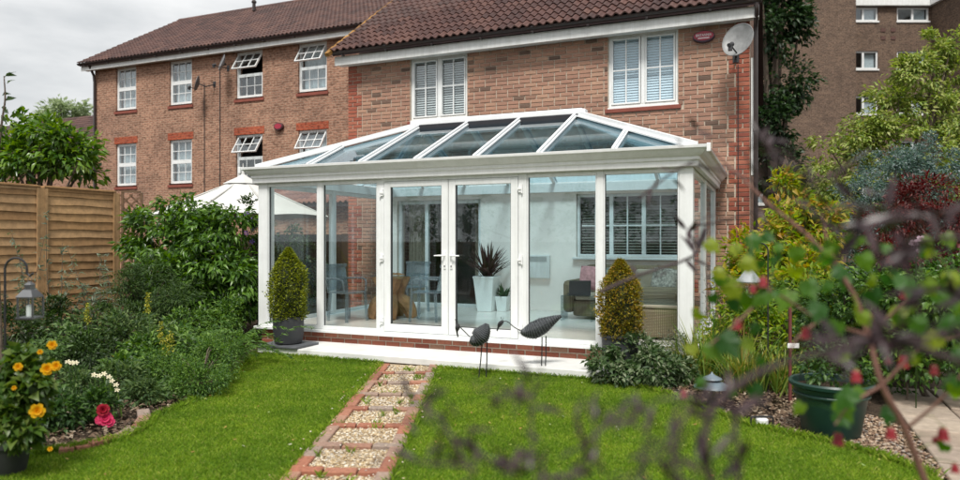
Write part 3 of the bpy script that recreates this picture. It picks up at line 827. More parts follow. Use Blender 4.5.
# eaves beam, moulded box gutter
EB = mat('eaves_beam_white', (0.83, 0.84, 0.84), 0.36, var=0.04, streak=0.06)
bm_ = MB(); bm_.box(CX0+0.01, CY0+0.012, ZH+0.002, CX1-0.01, CY0+0.14, ZH+0.15); bm_.box(CX0+0.01, CY0+0.141, ZH+.002, CX0+0.14, CY1, ZH+0.15); bm_.box(CX1-0.14, CY0+0.141, ZH+.002, CX1-0.01, CY1, ZH+0.15); bm_.box(CX0+.141, CY1-0.14, ZH+.002, CX1-.141, CY1-0.005, ZH+.15)
bm_.build('eaves_beam', EB, cons)
prof = [(0.0, 2.392), (0.055, 2.392), (0.06, 2.40), (0.06, 2.455), (0.075, 2.47), (0.075, 2.505), (0.10, 2.515), (0.125, 2.54), (0.150, 2.575), (0.178, 2.592), (0.183, 2.622), (0.172, 2.626), (0.165, 2.60), (0.0, 2.545)]
g = MB(); rings = []
for o_, z in prof:
    rings.append([(CX0-o_, CY1, z), (CX0-o_, CY0-o_, z), (CX1+o_, CY0-o_, z), (CX1+o_, CY1, z)])
v = [p for r_ in rings for p in r_]; f = []
for i in range(len(prof)):
    j = (i+1) % len(prof)
    for k in range(3): f.append((i*4+k, i*4+k+1, j*4+k+1, j*4+k))
f.append(tuple(i*4 for i in range(len(prof)))); f.append(tuple(i*4+3 for i in range(len(prof)))[::-1])
gut = g.add(v, f).build('gutter', EB, cons)
for x in (CX0-0.185, CX1+0.185):      # corner union
    MB().box(x-0.022, CY0-0.207, 2.535, x+0.022, CY0-0.163, 2.632).build('gutter_corner', EB, gut, bevel=0.006)
# --- hipped roof
EX0, EX1, EY0, EY1, EZ = CX0-0.02, CX1+0.02, CY0-0.03, CY1-0.03, 2.585
RX0, RX1, RY, RZ = -5.27, -2.66, (EY0+EY1)/2, 3.40
ROOFW = mat('white_roof_bar', (0.80, 0.82, 0.83), 0.3, var=0.04)
A, B, Cc, D = Vector((EX0, EY0, EZ)), Vector((EX1, EY0, EZ)), Vector((EX1, EY1, EZ)), Vector((EX0, EY1, EZ))
U, V_ = Vector((RX0, RY, RZ)), Vector((RX1, RY, RZ))
rg = MB(); rg.beam(U - Vector((0.16, 0, -0.02)), V_ + Vector((0.16, 0, 0.02)), 0.17, 0.075); rg.beam(U - Vector((0.10, 0, -0.094)), V_ + Vector((0.10, 0, 0.094)), 0.09, 0.022)
croof = rg.build('ridge', ROOFW, cons, bevel=0.012)
rg = MB(); rg.box(RX0-0.08, RY-0.11, RZ-0.09, RX1+0.08, RY+0.11, RZ+0.018); rg.build('ridge_body', mat('ridge_shade_black', (0.02, 0.02, 0.025), 0.4), croof)  # black box put in for the shade under the ridge cap
def bar(p, q, w=0.07, h=0.06):
    b = MB(); b.beam(p + Vector((0, 0, 0.012)), q + Vector((0, 0, 0.012)), w, 0.02); b.beam(p + Vector((0, 0, 0.0325)), q + Vector((0, 0, 0.0325)), w*0.55, h-0.02); b.beam(p - Vector((0, 0, 0.075)), q - Vector((0, 0, 0.075)), w*0.8, 0.06)
    return b.build('rafter', ROOFW, cons)
for p, q in ((A, U), (D, U), (B, V_), (Cc, V_)): bar(p, q, 0.13, 0.08)
def slope_cells(p0, p1, t0, t1, cuts, name):
    """trapezoid p0-p1 (eave) / t0-t1 (top); cuts = fractions along the eave with bars up the slope"""
    e = p1 - p0; L = e.length; e.normalize()
    up = (t0 - p0) - e*((t0 - p0).dot(e)); H_ = up.length; up.normalize()
    s0, s1 = (t0-p0).dot(e), (t1-p0).dot(e)
    def top(s):
        if s < s0: return H_*s/max(s0, 1e-6)
        if s > s1: return H_*(L-s)/max(L-s1, 1e-6)
        return H_
    cs = sorted(cuts); edges = [0.0] + cs + [L]
    nrm = e.cross(up).normalized()
    if nrm.z < 0: nrm = -nrm
    for s in cs:
        bar(p0 + e*s + up*0.02, p0 + e*s + up*(top(s)-0.03), 0.066, 0.055)
    for a, b in zip(edges[:-1], edges[1:]):
        pts = [(a, 0), (b, 0)]
        mids = sorted([x for x in (s0, s1) if a + 1e-3 < x < b - 1e-3] , reverse=True)
        pts += [(b, top(b))] + [(x, top(x)) for x in mids] + [(a, top(a))]
        clean = []
        for p in pts:
            if not clean or (abs(p[0]-clean[-1][0]) + abs(p[1]-clean[-1][1])) > 1e-3: clean.append(p)
        if (abs(clean[0][0]-clean[-1][0]) + abs(clean[0][1]-clean[-1][1])) < 1e-3: clean.pop()
        if len(clean) < 3: continue
        cx = sum(p[0] for p in clean)/len(clean); cy = sum(p[1] for p in clean)/len(clean)
        P3 = [p0 + e*(cx + (x-cx)*0.985) + up*(cy + (y-cy)*0.985) - nrm*0.012 for x, y in clean]
        MB().prism(P3, nrm*0.016).build('roof_pane', ROOFGLASS, cons)
cutsX = [x - EX0 for x in (-6.15, RX0, -4.4, -3.53, RX1, -1.72)]
slope_cells(A, B, U, V_, cutsX, 'front'); slope_cells(D, Cc, U, V_, cutsX, 'rear')
wy = EY1-EY0
slope_cells(A, D, U, U, [wy*0.26, wy*0.5, wy*0.74], 'left'); slope_cells(B, Cc, V_, V_, [wy*0.26, wy*0.5, wy*0.74], 'right')
# rear wall lining, with the house's patio door and kitchen window let into it
ln = holes_wall(MB(), -6.95, -0.88, 0.276, 2.42, 11.955, 11.982, [PATIO, KIT]); ln.build('rear_wall_lining', PLASTER, cons)
mb = MB(); mb.box(CX0+0.16, CY1-0.03, 2.552, CX1-0.16, CY1-0.004, 2.78); mb.build('flashing', WHITEP, cons)

# patio door of the house
def framed(parent, name, x0, x1, z0, z1, Y, parts, t=0.07, slat=None):
    f = MB(); f.box(x0, Y, z0, x0+t, Y+0.08, z1); f.box(x1-t, Y, z0, x1, Y+0.08, z1); f.box(x0+t, Y, z0, x1-t, Y+0.08, z0+t); f.box(x0+t, Y, z1-t, x1-t, Y+0.08, z1)
    n = parts; ws = (x1-x0-2*t)/n
    for k in range(1, n): f.box(x0+t+ws*k-0.035, Y+0.002, z0+t, x0+t+ws*k+0.035, Y+0.08, z1-t)
    w = f.build(name, UPVC, parent, bevel=0.004)
    for k in range(n):
        MB().box(x0+t+ws*k+0.036, Y+0.035, z0+t, x0+t+ws*(k+1)-0.036, Y+0.041, z1-t).build('pane', GLASS, w)
    return w
pd = framed(house, 'patio_door', *PATIO, HY+0.02, 3)
cu = MB(); n = 30
for xa, xb in ((PATIO[0]+0.05, PATIO[0]+0.5), (PATIO[1]-0.28, PATIO[1]-0.06)):
    pts = [(xa + (xb-xa)*k/n, HY+0.36+0.035*math.sin(k*1.3)) for k in range(n+1)]
    cu = MB(); cu.add([(x, y, 0.25) for x, y in pts] + [(x, y, 2.45) for x, y in pts], [(k, k+1, n+2+k, n+1+k) for k in range(n)])
    cu.build('curtain', mat('cream_curtain', (0.40, 0.34, 0.27), 0.9, var=0.2, scale=20), house, smooth=True)
kw = framed(house, 'window', *KIT, HY+0.02, 3, 0.05)
sl = MB(); z = KIT[2]+0.08
while z < KIT[3]-0.08:
    sl.add([(KIT[0]+0.06, HY+0.12, z), (KIT[1]-0.06, HY+0.12, z), (KIT[1]-0.06, HY+0.15, z+0.022), (KIT[0]+0.06, HY+0.15, z+0.022)], [(0, 1, 2, 3)]); z += 0.05
o = sl.build('blind', mat('kitchen_blind', (0.30, 0.28, 0.24), 0.5), kw); o['kind'] = 'stuff'
for k in range(3):
    ws = (KIT[1]-KIT[0]-0.1)/3; x = KIT[0]+0.05+ws*(k+0.5)
    g = MB(); g.box(x-0.011, HY+0.028, KIT[2]+0.05, x+0.011, HY+0.05, KIT[3]-0.05); zz_ = (KIT[2]+KIT[3])/2; g.box(x-ws/2+.036, HY+0.0275, zz_-0.011, x+ws/2-.036, HY+0.0505, zz_+0.011); g.build('glazing_bar', UPVC, kw)
MB().box(KIT[0]-0.05, 11.87, KIT[2]-0.04, KIT[1]+0.05, 11.95, KIT[2]-0.003).build('sill', UPVC, kw, bevel=0.005)

# ---------------------------------------------------------------- furniture inside
FZ = 0.276
ACR = glassmat('clear_acrylic', (0.80, 0.86, 0.88), ior=1.7)
def acrylic():
    m = glassmat('acrylic_chair', (0.66, 0.72, 0.75), ior=1.9, rough=0.08); t = m.node_tree; out = [n for n in t.nodes if n.type == 'OUTPUT_MATERIAL'][0]
    src = out.inputs['Surface'].links[0].from_socket; df = N(t, 'ShaderNodeBsdfDiffuse', Color=(0.50, 0.56, 0.60, 1)); mx_ = N(t, 'ShaderNodeMixShader', Fac=0.16)
    t.links.new(src, mx_.inputs[1]); t.links.new(df.outputs[0], mx_.inputs[2]); t.links.new(mx_.outputs[0], out.inputs['Surface']); return m
ACH = acrylic()
def acrylic_chair(label, loc, rz):
    r = thing('acrylic_chair', label, 'chair', loc, rz, 'clear acrylic chairs in the conservatory')
    MB().box(-0.22, -0.22, 0.44, 0.22, 0.22, 0.465).build('seat', ACH, r, bevel=0.01, world=False)
    for sx in (-1, 1):
        for sy in (-1, 1):
            MB().beam((sx*0.215, sy*0.215, 0), (sx*0.19, sy*0.19, 0.438), 0.036, 0.036, up=(1, 0, 0)).build('leg', ACH, r, world=False)
    b = MB(); b.add([(-0.21, 0.20, 0.47), (0.21, 0.20, 0.47), (0.23, 0.29, 0.84), (-0.23, 0.29, 0.84), (-0.21, 0.225, 0.47), (0.21, 0.225, 0.47), (0.23, 0.315, 0.84), (-0.23, 0.315, 0.84)],
                    [(0,1,2,3), (7,6,5,4), (0,4,5,1), (1,5,6,2), (2,6,7,3), (3,7,4,0)])
    b.box(-0.24, 0.27, 0.842, 0.24, 0.33, 0.89)
    b.build('backrest', ACH, r, bevel=0.008, world=False)
    for sx in (-1, 1):
        m = MB(); m.tube(smooth_path([(sx*0.225, 0.24, 0.66), (sx*0.245, 0.0, 0.67), (sx*0.24, -0.17, 0.64), (sx*0.225, -0.19, 0.47)], 4), 0.016, 6); m.build('armrest', ACH, r, world=False)
    return r
acrylic_chair('clear acrylic armchair by the conservatory side glass', (-6.15, 9.25, FZ), R(75))
acrylic_chair('clear acrylic armchair behind the left french door', (-4.98, 9.75, FZ), R(-80))
acrylic_chair('clear acrylic armchair on the far side of the wooden table', (-5.8, 10.75, FZ), R(5))
tb = thing('root_table', 'glass topped table on a carved tree root base', 'table', (-5.72, 9.9, FZ))
WOOD = mat('driftwood', (0.34, 0.17, 0.075), 0.6, var=0.45, scale=9, bump=0.6, bscale=25)
bs = MB()
for a0, r0, lean in ((0.3, 0.36, 0.5), (1.7, 0.33, -0.4), (2.9, 0.38, 0.6), (4.1, 0.35, -0.5), (5.2, 0.36, 0.4)):
    top = Vector((0.20*math.cos(a0+lean), 0.20*math.sin(a0+lean), 0.69)); bot = Vector((r0*math.cos(a0), r0*math.sin(a0), 0.0)); mid = Vector((0.12*math.cos(a0), 0.12*math.sin(a0), 0.38))
    bs.tube(smooth_path([bot, bot*0.6+mid*0.4+Vector((0, 0, 0.06)), mid, top], 4), [0.085, 0.10, 0.11, 0.12, 0.125, 0.12, 0.115, 0.11, 0.10, 0.10, 0.11, 0.12, 0.13][:13], 8)
bs.build('base', WOOD, tb, smooth=True, world=False)
MB().lathe([(0.60, 0.70), (0.605, 0.705), (0.605, 0.709), (0.60, 0.714)], n=36).build('glass_top', ACR, tb, world=False)
# planters
WCER = mat('white_ceramic', (0.78, 0.80, 0.78), 0.3, var=0.04)
pt = onG(487, 311, FZ)
pl1 = thing('tall_planter', 'tall tapered white square planter indoors with a dark red spiky plant', 'planter', (pt.x, pt.y, FZ))
MB().lathe([(0.19, 0), (0.27, 0.58), (0.285, 0.60), (0.285, 0.63), (0.25, 0.63), (0.245, 0.58)], n=4, square=True).build('pot', WCER, pl1, bevel=0.01, world=False)
def strap(mb, base, ang, L, w, rise, droop, n=6, roll=0):
    """arched strap leaf"""
    dx, dy = math.cos(ang), math.sin(ang); sx, sy = -dy, dx; v = []; f = []
    for k in range(n+1):
        t = k/n; out = L*t*math.cos(rise) ; h = L*t*math.sin(rise) - droop*L*t*t
        ww = w*(1-t)**0.6*(0.5+min(1, t*4)*0.5)/2 if k < n else 0.0005
        c = (base[0]+dx*out, base[1]+dy*out, base[2]+h)
        v += [(c[0]-sx*ww, c[1]-sy*ww, c[2]+ww*0.35), (c[0], c[1], c[2]), (c[0]+sx*ww, c[1]+sy*ww, c[2]+ww*0.35)]
    for k in range(n):
        f += [(3*k, 3*k+1, 3*k+4, 3*k+3), (3*k+1, 3*k+2, 3*k+5, 3*k+4)]
    mb.add(v, f)
def strap_plant(parent, n, L, w, mt, base=(0, 0, 0), rise=(0.6, 1.45), droop=(0.05, 0.35), spread=0.03, seed=1, name='foliage', Lvar=0.35):
    q = random.Random(seed); m = MB()
    for k in range(n):
        a = q.uniform(0, 6.283)
        strap(m, (base[0]+q.gauss(0, spread), base[1]+q.gauss(0, spread), base[2]), a, L*q.uniform(1-Lvar, 1.0), w*q.uniform(0.7, 1.1), q.uniform(*rise), q.uniform(*droop))
    me = bpy.data.meshes.new(name); me.from_pydata(m.v, [], m.f); me.update()
    return link(name, me, mt, parent, False)
strap_plant(pl1, 75, 0.78, 0.075, leafmat('cordyline', [(0.035, 0.016, 0.014), (0.07, 0.025, 0.022), (0.04, 0.055, 0.02)]), (0, 0, 0.60), seed=5)
pt = onG(503, 311, FZ)
pl2 = thing('small_planter', 'small white square planter with a green leafy houseplant', 'planter', (pt.x, pt.y, FZ))
MB().lathe([(0.12, 0), (0.16, 0.24), (0.16, 0.27), (0.14, 0.27), (0.135, 0.22)], n=4, square=True).build('pot', WCER, pl2, bevel=0.008, world=False)
strap_plant(pl2, 24, 0.36, 0.07, leafmat('houseplant', [(0.03, 0.08, 0.03), (0.06, 0.13, 0.05)]), (0, 0, 0.24), seed=6)
# wall heater
ht = thing('wall_heater', 'white panel heater on the conservatory rear wall', 'heater', (-3.9, 11.95, 0.8))
MB().box(-4.12, 11.87, 0.86, -3.62, 11.953, 1.28).build('casing', WHITEP, ht, bevel=0.012)
g = MB()
for k in range(6): g.box(-4.07, 11.866, 1.16+k*0.016, -3.67, 11.869, 1.168+k*0.016)
g.build('grille', mat('heater_grey', (0.4, 0.42, 0.42), 0.5), ht)
# wicker sofa and footstool
def wickermat():
    m, t, out = new_mat('wicker')
    b = N(t, 'ShaderNodeBsdfPrincipled', Roughness=0.6); co = N(t, 'ShaderNodeTexCoord')
    w1 = N(t, 'ShaderNodeTexWave', Scale=18.0, Distortion=1.0); w1.bands_direction = 'Z'
    w2 = N(t, 'ShaderNodeTexWave', Scale=14.0, Distortion=1.0); w2.bands_direction = 'X'
    mu = N(t, 'ShaderNodeMath', operation='MULTIPLY')
    for w in (w1, w2): t.links.new(co.outputs['Object'], w.inputs['Vector'])
    t.links.new(w1.outputs['Fac'], mu.inputs[0]); t.links.new(w2.outputs['Fac'], mu.inputs[1])
    t.links.new(ramp(t, [(0.0, (0.12, 0.09, 0.05)), (0.6, (0.30, 0.24, 0.15))], mu.outputs[0]), b.inputs['Base Color'])
    bp = N(t, 'ShaderNodeBump', Strength=0.6, Distance=0.01); t.links.new(mu.outputs[0], bp.inputs['Height']); t.links.new(bp.outputs['Normal'], b.inputs['Normal'])
    t.links.new(b.outputs['BSDF'], out.inputs['Surface']); return m
WICK = wickermat(); CUSH = mat('sofa_cushion', (0.36, 0.31, 0.24), 0.9, var=0.15, bump=0.3)
so = thing('wicker_sofa', 'two seat wicker sofa with beige cushions by the rear wall', 'sofa', (-2.05, 11.2, FZ), R(-4))
MB().box(-0.85, -0.40, 0.05, 0.85, 0.38, 0.30).build('base', WICK, so, bevel=0.04, world=False)
MB().box(-0.85, 0.24, 0.30, 0.85, 0.42, 0.86).build('backrest', WICK, so, bevel=0.07, world=False)
for s in (-1, 1): MB().box(s*0.83, -0.42, 0.10, s*1.02, 0.40, 0.62).build('armrest', WICK, so, bevel=0.07, world=False)
for s in (-1, 1):
    MB().box(s*0.42-0.40, -0.40, 0.305, s*0.42+0.40, 0.20, 0.44).build('seat_cushion', CUSH, so, bevel=0.04, world=False)
    MB().box(s*0.42-0.39, 0.12, 0.45, s*0.42+0.39, 0.26, 0.80).build('back_cushion', CUSH, so, bevel=0.05, world=False)
def pillow(label, loc, rot, m_):
    w = MB(); n = 10; v = []; f = []
    for sgn in (1, -1):
        for i in range(n+1):
            for j in range(n+1):
                u, q = i/n*2-1, j/n*2-1; h = 0.075*(max(0, (1-u**4)*(1-q**4)))**0.5
                v.append((u*0.2*(1-0.06*q*q), sgn*h, q*0.2*(1-0.06*u*u)))
    k = (n+1)**2
    for i in range(n):
        for j in range(n):
            a = i*(n+1)+j; f += [(a, a+1, a+n+2, a+n+1), (k+a, k+a+n+1, k+a+n+2, k+a+1)]
    o = w.add(v, f).build('cushion', m_, None, smooth=True); o.location = loc; o.rotation_euler = rot
    tag(o, label, 'cushion'); return o
pillow('pale pink scatter cushion on the wicker sofa', (-2.62, 10.95, FZ+0.66), (R(-20), 0.1, 0.3), mat('pink_cushion', (0.5, 0.25, 0.26), 0.9, var=0.3, scale=20))
pillow('dark patterned scatter cushion on the wicker sofa', (-2.28, 10.98, FZ+0.65), (R(-18), -0.1, -0.1), mat('patterned_cushion', (0.22, 0.24, 0.22), 0.9, var=0.8, scale=30))
pillow('grey floral scatter cushion at the sofa end', (-1.5, 10.98, FZ+0.65), (R(-18), 0.1, -0.2), mat('floral_cushion', (0.3, 0.28, 0.24), 0.9, var=0.7, scale=25))
fs = thing('wicker_ottoman', 'large wicker ottoman with glass top behind the front window', 'ottoman', (-1.45, 9.35, FZ), R(4))
MB().box(-0.38, -0.42, 0.03, 0.42, 0.42, 0.40).build('body', WICK, fs, bevel=0.04, world=False)
MB().box(-0.38, -0.42, 0.402, 0.42, 0.42, 0.45).build('pad', CUSH, fs, bevel=0.02, world=False)
MB().box(-0.36, -0.40, 0.452, 0.40, 0.40, 0.462).build('glass_top', ACR, fs, world=False)
ar = thing('wicker_armchair', 'low wicker armchair beside the glass side table', 'armchair', (-1.45, 10.35, FZ), R(-90))
MB().box(-0.40, -0.40, 0.05, 0.40, 0.36, 0.32).build('base', WICK, ar, bevel=0.05, world=False)
MB().box(-0.42, 0.28, 0.30, 0.42, 0.44, 0.80).build('backrest', WICK, ar, bevel=0.07, world=False)
for s in (-1, 1): MB().box(s*0.32, -0.38, 0.32, s*0.46, 0.30, 0.56).build('armrest', WICK, ar, bevel=0.06, world=False)
MB().box(-0.30, -0.36, 0.325, 0.30, 0.26, 0.44).build('seat_cushion', CUSH, ar, bevel=0.04, world=False)
# glass side table and laptop
pt = onG(579, 320, FZ)
st = thing('glass_side_table', 'small bent glass side table with a laptop on it', 'side table', (pt.x, pt.y, FZ))
MB().box(-0.24, -0.2, 0.392, 0.24, 0.2, 0.402).build('top', ACR, st, world=False)
for s in (-1, 1): MB().box(s*0.24-0.005, -0.2, 0, s*0.24+0.005, 0.2, 0.391).build('side_panel', ACR, st, world=False)
lp = thing('laptop', 'open black laptop on the glass side table', 'laptop', (pt.x, pt.y, FZ+0.403), R(200))
MB().box(-0.17, -0.12, 0, 0.17, 0.12, 0.018).build('keyboard_base', BLACKP, lp, bevel=0.004, world=False)
m = MB(); m.obox(Matrix.Translation((0, 0.155, 0.125)) @ Matrix.Rotation(R(-18), 4, 'X'), 0.34, 0.012, 0.23); sc_ = m.build('screen', BLACKP, lp, world=False)

# painted step in front
stp = MB().box(-6.42, 7.50, 0.02, -0.95, CY0-0.012, 0.10)
o = stp.build('step', mat('white_painted_step', (0.66, 0.66, 0.64), 0.6, var=0.14, scale=3, bump=0.15), None, bevel=0.008); o['kind'] = 'structure'

# ================================================================ GARDEN GROUND
def soilmat():
    m, t, out = new_mat('garden_soil')
    b = N(t, 'ShaderNodeBsdfPrincipled', Roughness=0.95); b.inputs['Specular IOR Level'].default_value = 0.15
    co = N(t, 'ShaderNodeTexCoord'); n1 = N(t, 'ShaderNodeTexNoise', Scale=9.0, Detail=8.0, Roughness=0.7); n2 = N(t, 'ShaderNodeTexVoronoi', Scale=60.0)
    t.links.new(co.outputs['Object'], n1.inputs['Vector']); t.links.new(co.outputs['Object'], n2.inputs['Vector'])
    t.links.new(ramp(t, [(0.3, (0.025, 0.018, 0.012)), (0.55, (0.07, 0.05, 0.035)), (0.8, (0.13, 0.095, 0.065))], n1.outputs['Fac']), b.inputs['Base Color'])
    bp = N(t, 'ShaderNodeBump', Strength=0.9, Distance=0.03); t.links.new(n2.outputs['Distance'], bp.inputs['Height']); t.links.new(bp.outputs['Normal'], b.inputs['Normal'])
    t.links.new(b.outputs['BSDF'], out.inputs['Surface']); return m
SOIL = soilmat()
g = MB(); g.add([(-500, -500, -0.03), (500, -500, -0.03), (500, 900, -0.03), (-500, 900, -0.03)], [(0, 1, 2, 3)])
o = g.build('ground', SOIL); o['kind'] = 'structure'
LAWN = [(-4.75, 0.3), (-4.80, 2.4), (-4.80, 3.04), (-4.88, 3.36), (-4.72, 3.56), (-4.62, 3.8), (-4.70, 4.12), (-4.93, 4.42), (-5.05, 4.95), (-5.5, 5.98), (-5.98, 6.75), (-6.42, 7.45),
        (-6.42, 7.49), (-1.72, 7.49), (-1.35, 7.40), (-0.75, 6.95), (-0.42, 6.48), (-0.08, 6.12), (0.35, 5.92), (0.72, 5.66), (1.0, 5.32), (1.3, 4.6), (1.6, 0.3)]
def inpoly(P, poly):
    x, y = P[:, 0], P[:, 1]; ins = np.zeros(len(P), bool); n = len(poly)
    for i in range(n):
        x0, y0 = poly[i]; x1, y1 = poly[(i+1) % n]
        c = ((y0 > y) != (y1 > y)) & (x < (x1-x0)*(y-y0)/((y1-y0) or 1e-9) + x0); ins ^= c
    return ins
def lawnmat():
    m, t, out = new_mat('lawn_turf')
    b = N(t, 'ShaderNodeBsdfPrincipled', Roughness=0.9); b.inputs['Specular IOR Level'].default_value = 0.1
    co = N(t, 'ShaderNodeTexCoord'); n1 = N(t, 'ShaderNodeTexNoise', Scale=2.2, Detail=8.0, Roughness=0.7)
    t.links.new(co.outputs['Object'], n1.inputs['Vector'])
    t.links.new(ramp(t, [(0.3, (0.05, 0.11, 0.008)), (0.7, (0.09, 0.17, 0.014))], n1.outputs['Fac']), b.inputs['Base Color'])
    t.links.new(b.outputs['BSDF'], out.inputs['Surface']); return m
PD = Vector((-4.17+2.57, 7.76-3.76)).normalized(); PO = Vector((-2.57, 3.76)); PW = 0.70
PNv = Vector((PD.y, -PD.x))                  # to the right of the walker
def path_xy(s, o): p = PO + PD*s + PNv*o; return p.x, p.y
S_END = (7.49 - PO.y - 0.0)/PD.y - 0.18; S_BEG = -1.6
lw = MB(); lw.add([(x, y, 0.0) for x, y in LAWN], [tuple(range(len(LAWN)))])
o = lw.build('lawn', lawnmat()); o['kind'] = 'structure'
PATHPOLY = [path_xy(S_BEG-2, -PW/2-0.01), path_xy(S_END+0.4, -PW/2-0.01), path_xy(S_END+0.4, PW/2+0.01), path_xy(S_BEG-2, PW/2+0.01)]
pa = MB(); c4 = [path_xy(S_BEG, -PW/2), path_xy(S_END+0.35, -PW/2), path_xy(S_END+0.15, PW/2), path_xy(S_BEG, PW/2)]
pa.add([(x, y, 0.006) for x, y in c4], [(0, 3, 2, 1)])
path = pa.build('path', mat('path_sand', (0.30, 0.23, 0.15), 0.95, var=0.3, scale=30)); path['kind'] = 'structure'
# path bricks, one by one
PB = piece('path_brick', [(0, (0.25, 0.11, 0.075)), (0.3, (0.33, 0.13, 0.08)), (0.55, (0.36, 0.18, 0.12)), (0.8, (0.32, 0.22, 0.17)), (1, (0.30, 0.24, 0.20))], source='object', grain=0.4, gscale=30)
def paver(L, W, Hh=0.05):
    k = ('paver', L, W)
    if k not in unit_brick:
        e = 0.006; m = MB(); x, y = L/2, W/2
        m.add([(-x, -y, 0), (x, -y, 0), (x, y, 0), (-x, y, 0), (-x, -y, Hh-e), (x, -y, Hh-e), (x, y, Hh-e), (-x, y, Hh-e), (-x+e, -y+e, Hh), (x-e, -y+e, Hh), (x-e, y-e, Hh), (-x+e, y-e, Hh)],
              [(0, 1, 5, 4), (1, 2, 6, 5), (2, 3, 7, 6), (3, 0, 4, 7), (4, 5, 9, 8), (5, 6, 10, 9), (6, 7, 11, 10), (7, 4, 8, 11), (8, 9, 10, 11)])
        me = m.mesh('paver'); me.materials.append(PB); unit_brick[k] = me
    return unit_brick[k]
PANG = math.atan2(PD.y, PD.x)
def lay(s, o_, L, W, rot):
    x, y = path_xy(s, o_)
    ob = link('brick', paver(L, W), None, path, False)
    ob.matrix_basis = Matrix.Translation((x, y, -0.014 + rr.uniform(-0.004, 0.006))) @ Matrix.Rotation(PANG + rot + rr.uniform(-0.025, 0.025), 4, 'Z') @ Matrix.Rotation(rr.uniform(-0.02, 0.02), 4, 'X')
s = S_BEG; bays = []; BAY = 0.565
while s < S_END + 0.12:
    for k in (-1, 0, 1): lay(s + rr.uniform(-0.006, 0.006), k*0.228, 0.215, 0.09, R(90))
    if s + 0.5 < S_END + 0.35:
        for k in (0, 1):
            for sd in (-1, 1):
                lay(s + 0.05 + 0.1225 + k*0.238, sd*(PW/2-0.052), 0.225, 0.1025, 0)
        bays.append(s)
    s += BAY
def pebbles(n, sampler, size, stops, name, parent=None, label=None):
    ico = bmesh.new(); bmesh.ops.create_icosphere(ico, subdivisions=1, radius=1.0); iv = np.array([v.co[:] for v in ico.verts]); ico.verts.ensure_lookup_table(); fi = np.array([[v.index for v in f.verts] for f in ico.faces]); ico.free()
    P = sampler(n); k = len(P)
    sc3 = RNG.uniform(0.6, 1.3, (k, 3)) * np.array([1, 0.8, 0.5]) * RNG.uniform(size[0], size[1], (k, 1))
    ang = RNG.uniform(0, 6.28, k); V = iv[None]*sc3[:, None, :]*RNG.uniform(0.85, 1.15, (k, len(iv), 1))
    c, s_ = np.cos(ang)[:, None], np.sin(ang)[:, None]
    X = V[..., 0]*c - V[..., 1]*s_; Y = V[..., 0]*s_ + V[..., 1]*c
    V = np.stack([X, Y, V[..., 2]], -1) + P[:, None, :]
    Fc = (fi[None] + (np.arange(k)*len(iv))[:, None, None]).reshape(-1, 3)
    o = link(name, np_mesh(name, V.reshape(-1, 3), Fc, True), piece(name + '_stone', stops, source='island', grain=0.15, bump=0.0, rough=0.7), parent)
    o['kind'] = 'stuff'; return o
def bay_sampler(n):
    out = []
    for b in bays:
        s_ = RNG.uniform(b+0.05, b+BAY-0.05, n); o_ = RNG.uniform(-PW/2+0.10, PW/2-0.10, n)
        x = PO.x + PD.x*s_ + PNv.x*o_; y = PO.y + PD.y*s_ + PNv.y*o_; out.append(np.stack([x, y, RNG.uniform(0.004, 0.014, n)], -1))
    return np.vstack(out)
GSTOPS = [(0, (0.16, 0.11, 0.06)), (0.2, (0.42, 0.30, 0.16)), (0.45, (0.56, 0.44, 0.27)), (0.7, (0.66, 0.57, 0.42)), (0.9, (0.74, 0.69, 0.60)), (1, (0.42, 0.40, 0.36))]
pebbles(900, bay_sampler, (0.007, 0.0135), GSTOPS, 'gravel', path)
def stray(n):
    s_ = RNG.uniform(S_BEG, S_END, n); o_ = np.clip(RNG.normal(0, PW*0.42, n), -PW*0.62, PW*0.62)
    return np.stack([PO.x + PD.x*s_ + PNv.x*o_, PO.y + PD.y*s_ + PNv.y*o_, np.full(n, 0.038)], -1)
pebbles(260, stray, (0.006, 0.011), GSTOPS, 'stray_gravel', path)
# grass of the lawn
def blades(P, h, w, lean, rng):
    n = len(P); a = rng.uniform(0, 6.283, n); hh = h*rng.uniform(0.5, 1.15, n); ll = lean*rng.uniform(0, 1, n)*hh; la = rng.uniform(0, 6.283, n)
    sx, sy = np.cos(a)*w/2, np.sin(a)*w/2
    V = np.zeros((n, 4, 3)); V[:, 0] = P; V[:, 0, 0] -= sx; V[:, 0, 1] -= sy; V[:, 1] = P; V[:, 1, 0] += sx; V[:, 1, 1] += sy
    V[:, 2] = P; V[:, 2, 0] += np.cos(la)*ll*0.35 + sx*0.8; V[:, 2, 1] += np.sin(la)*ll*0.35 + sy*0.8; V[:, 2, 2] += hh*0.6
    V[:, 3] = P; V[:, 3, 0] += np.cos(la)*ll; V[:, 3, 1] += np.sin(la)*ll; V[:, 3, 2] += hh
    Fc = np.array([[0, 1, 2], [0, 2, 3]])[None] + (np.arange(n)*4)[:, None, None]
    return V.reshape(-1, 3), Fc.reshape(-1, 3)
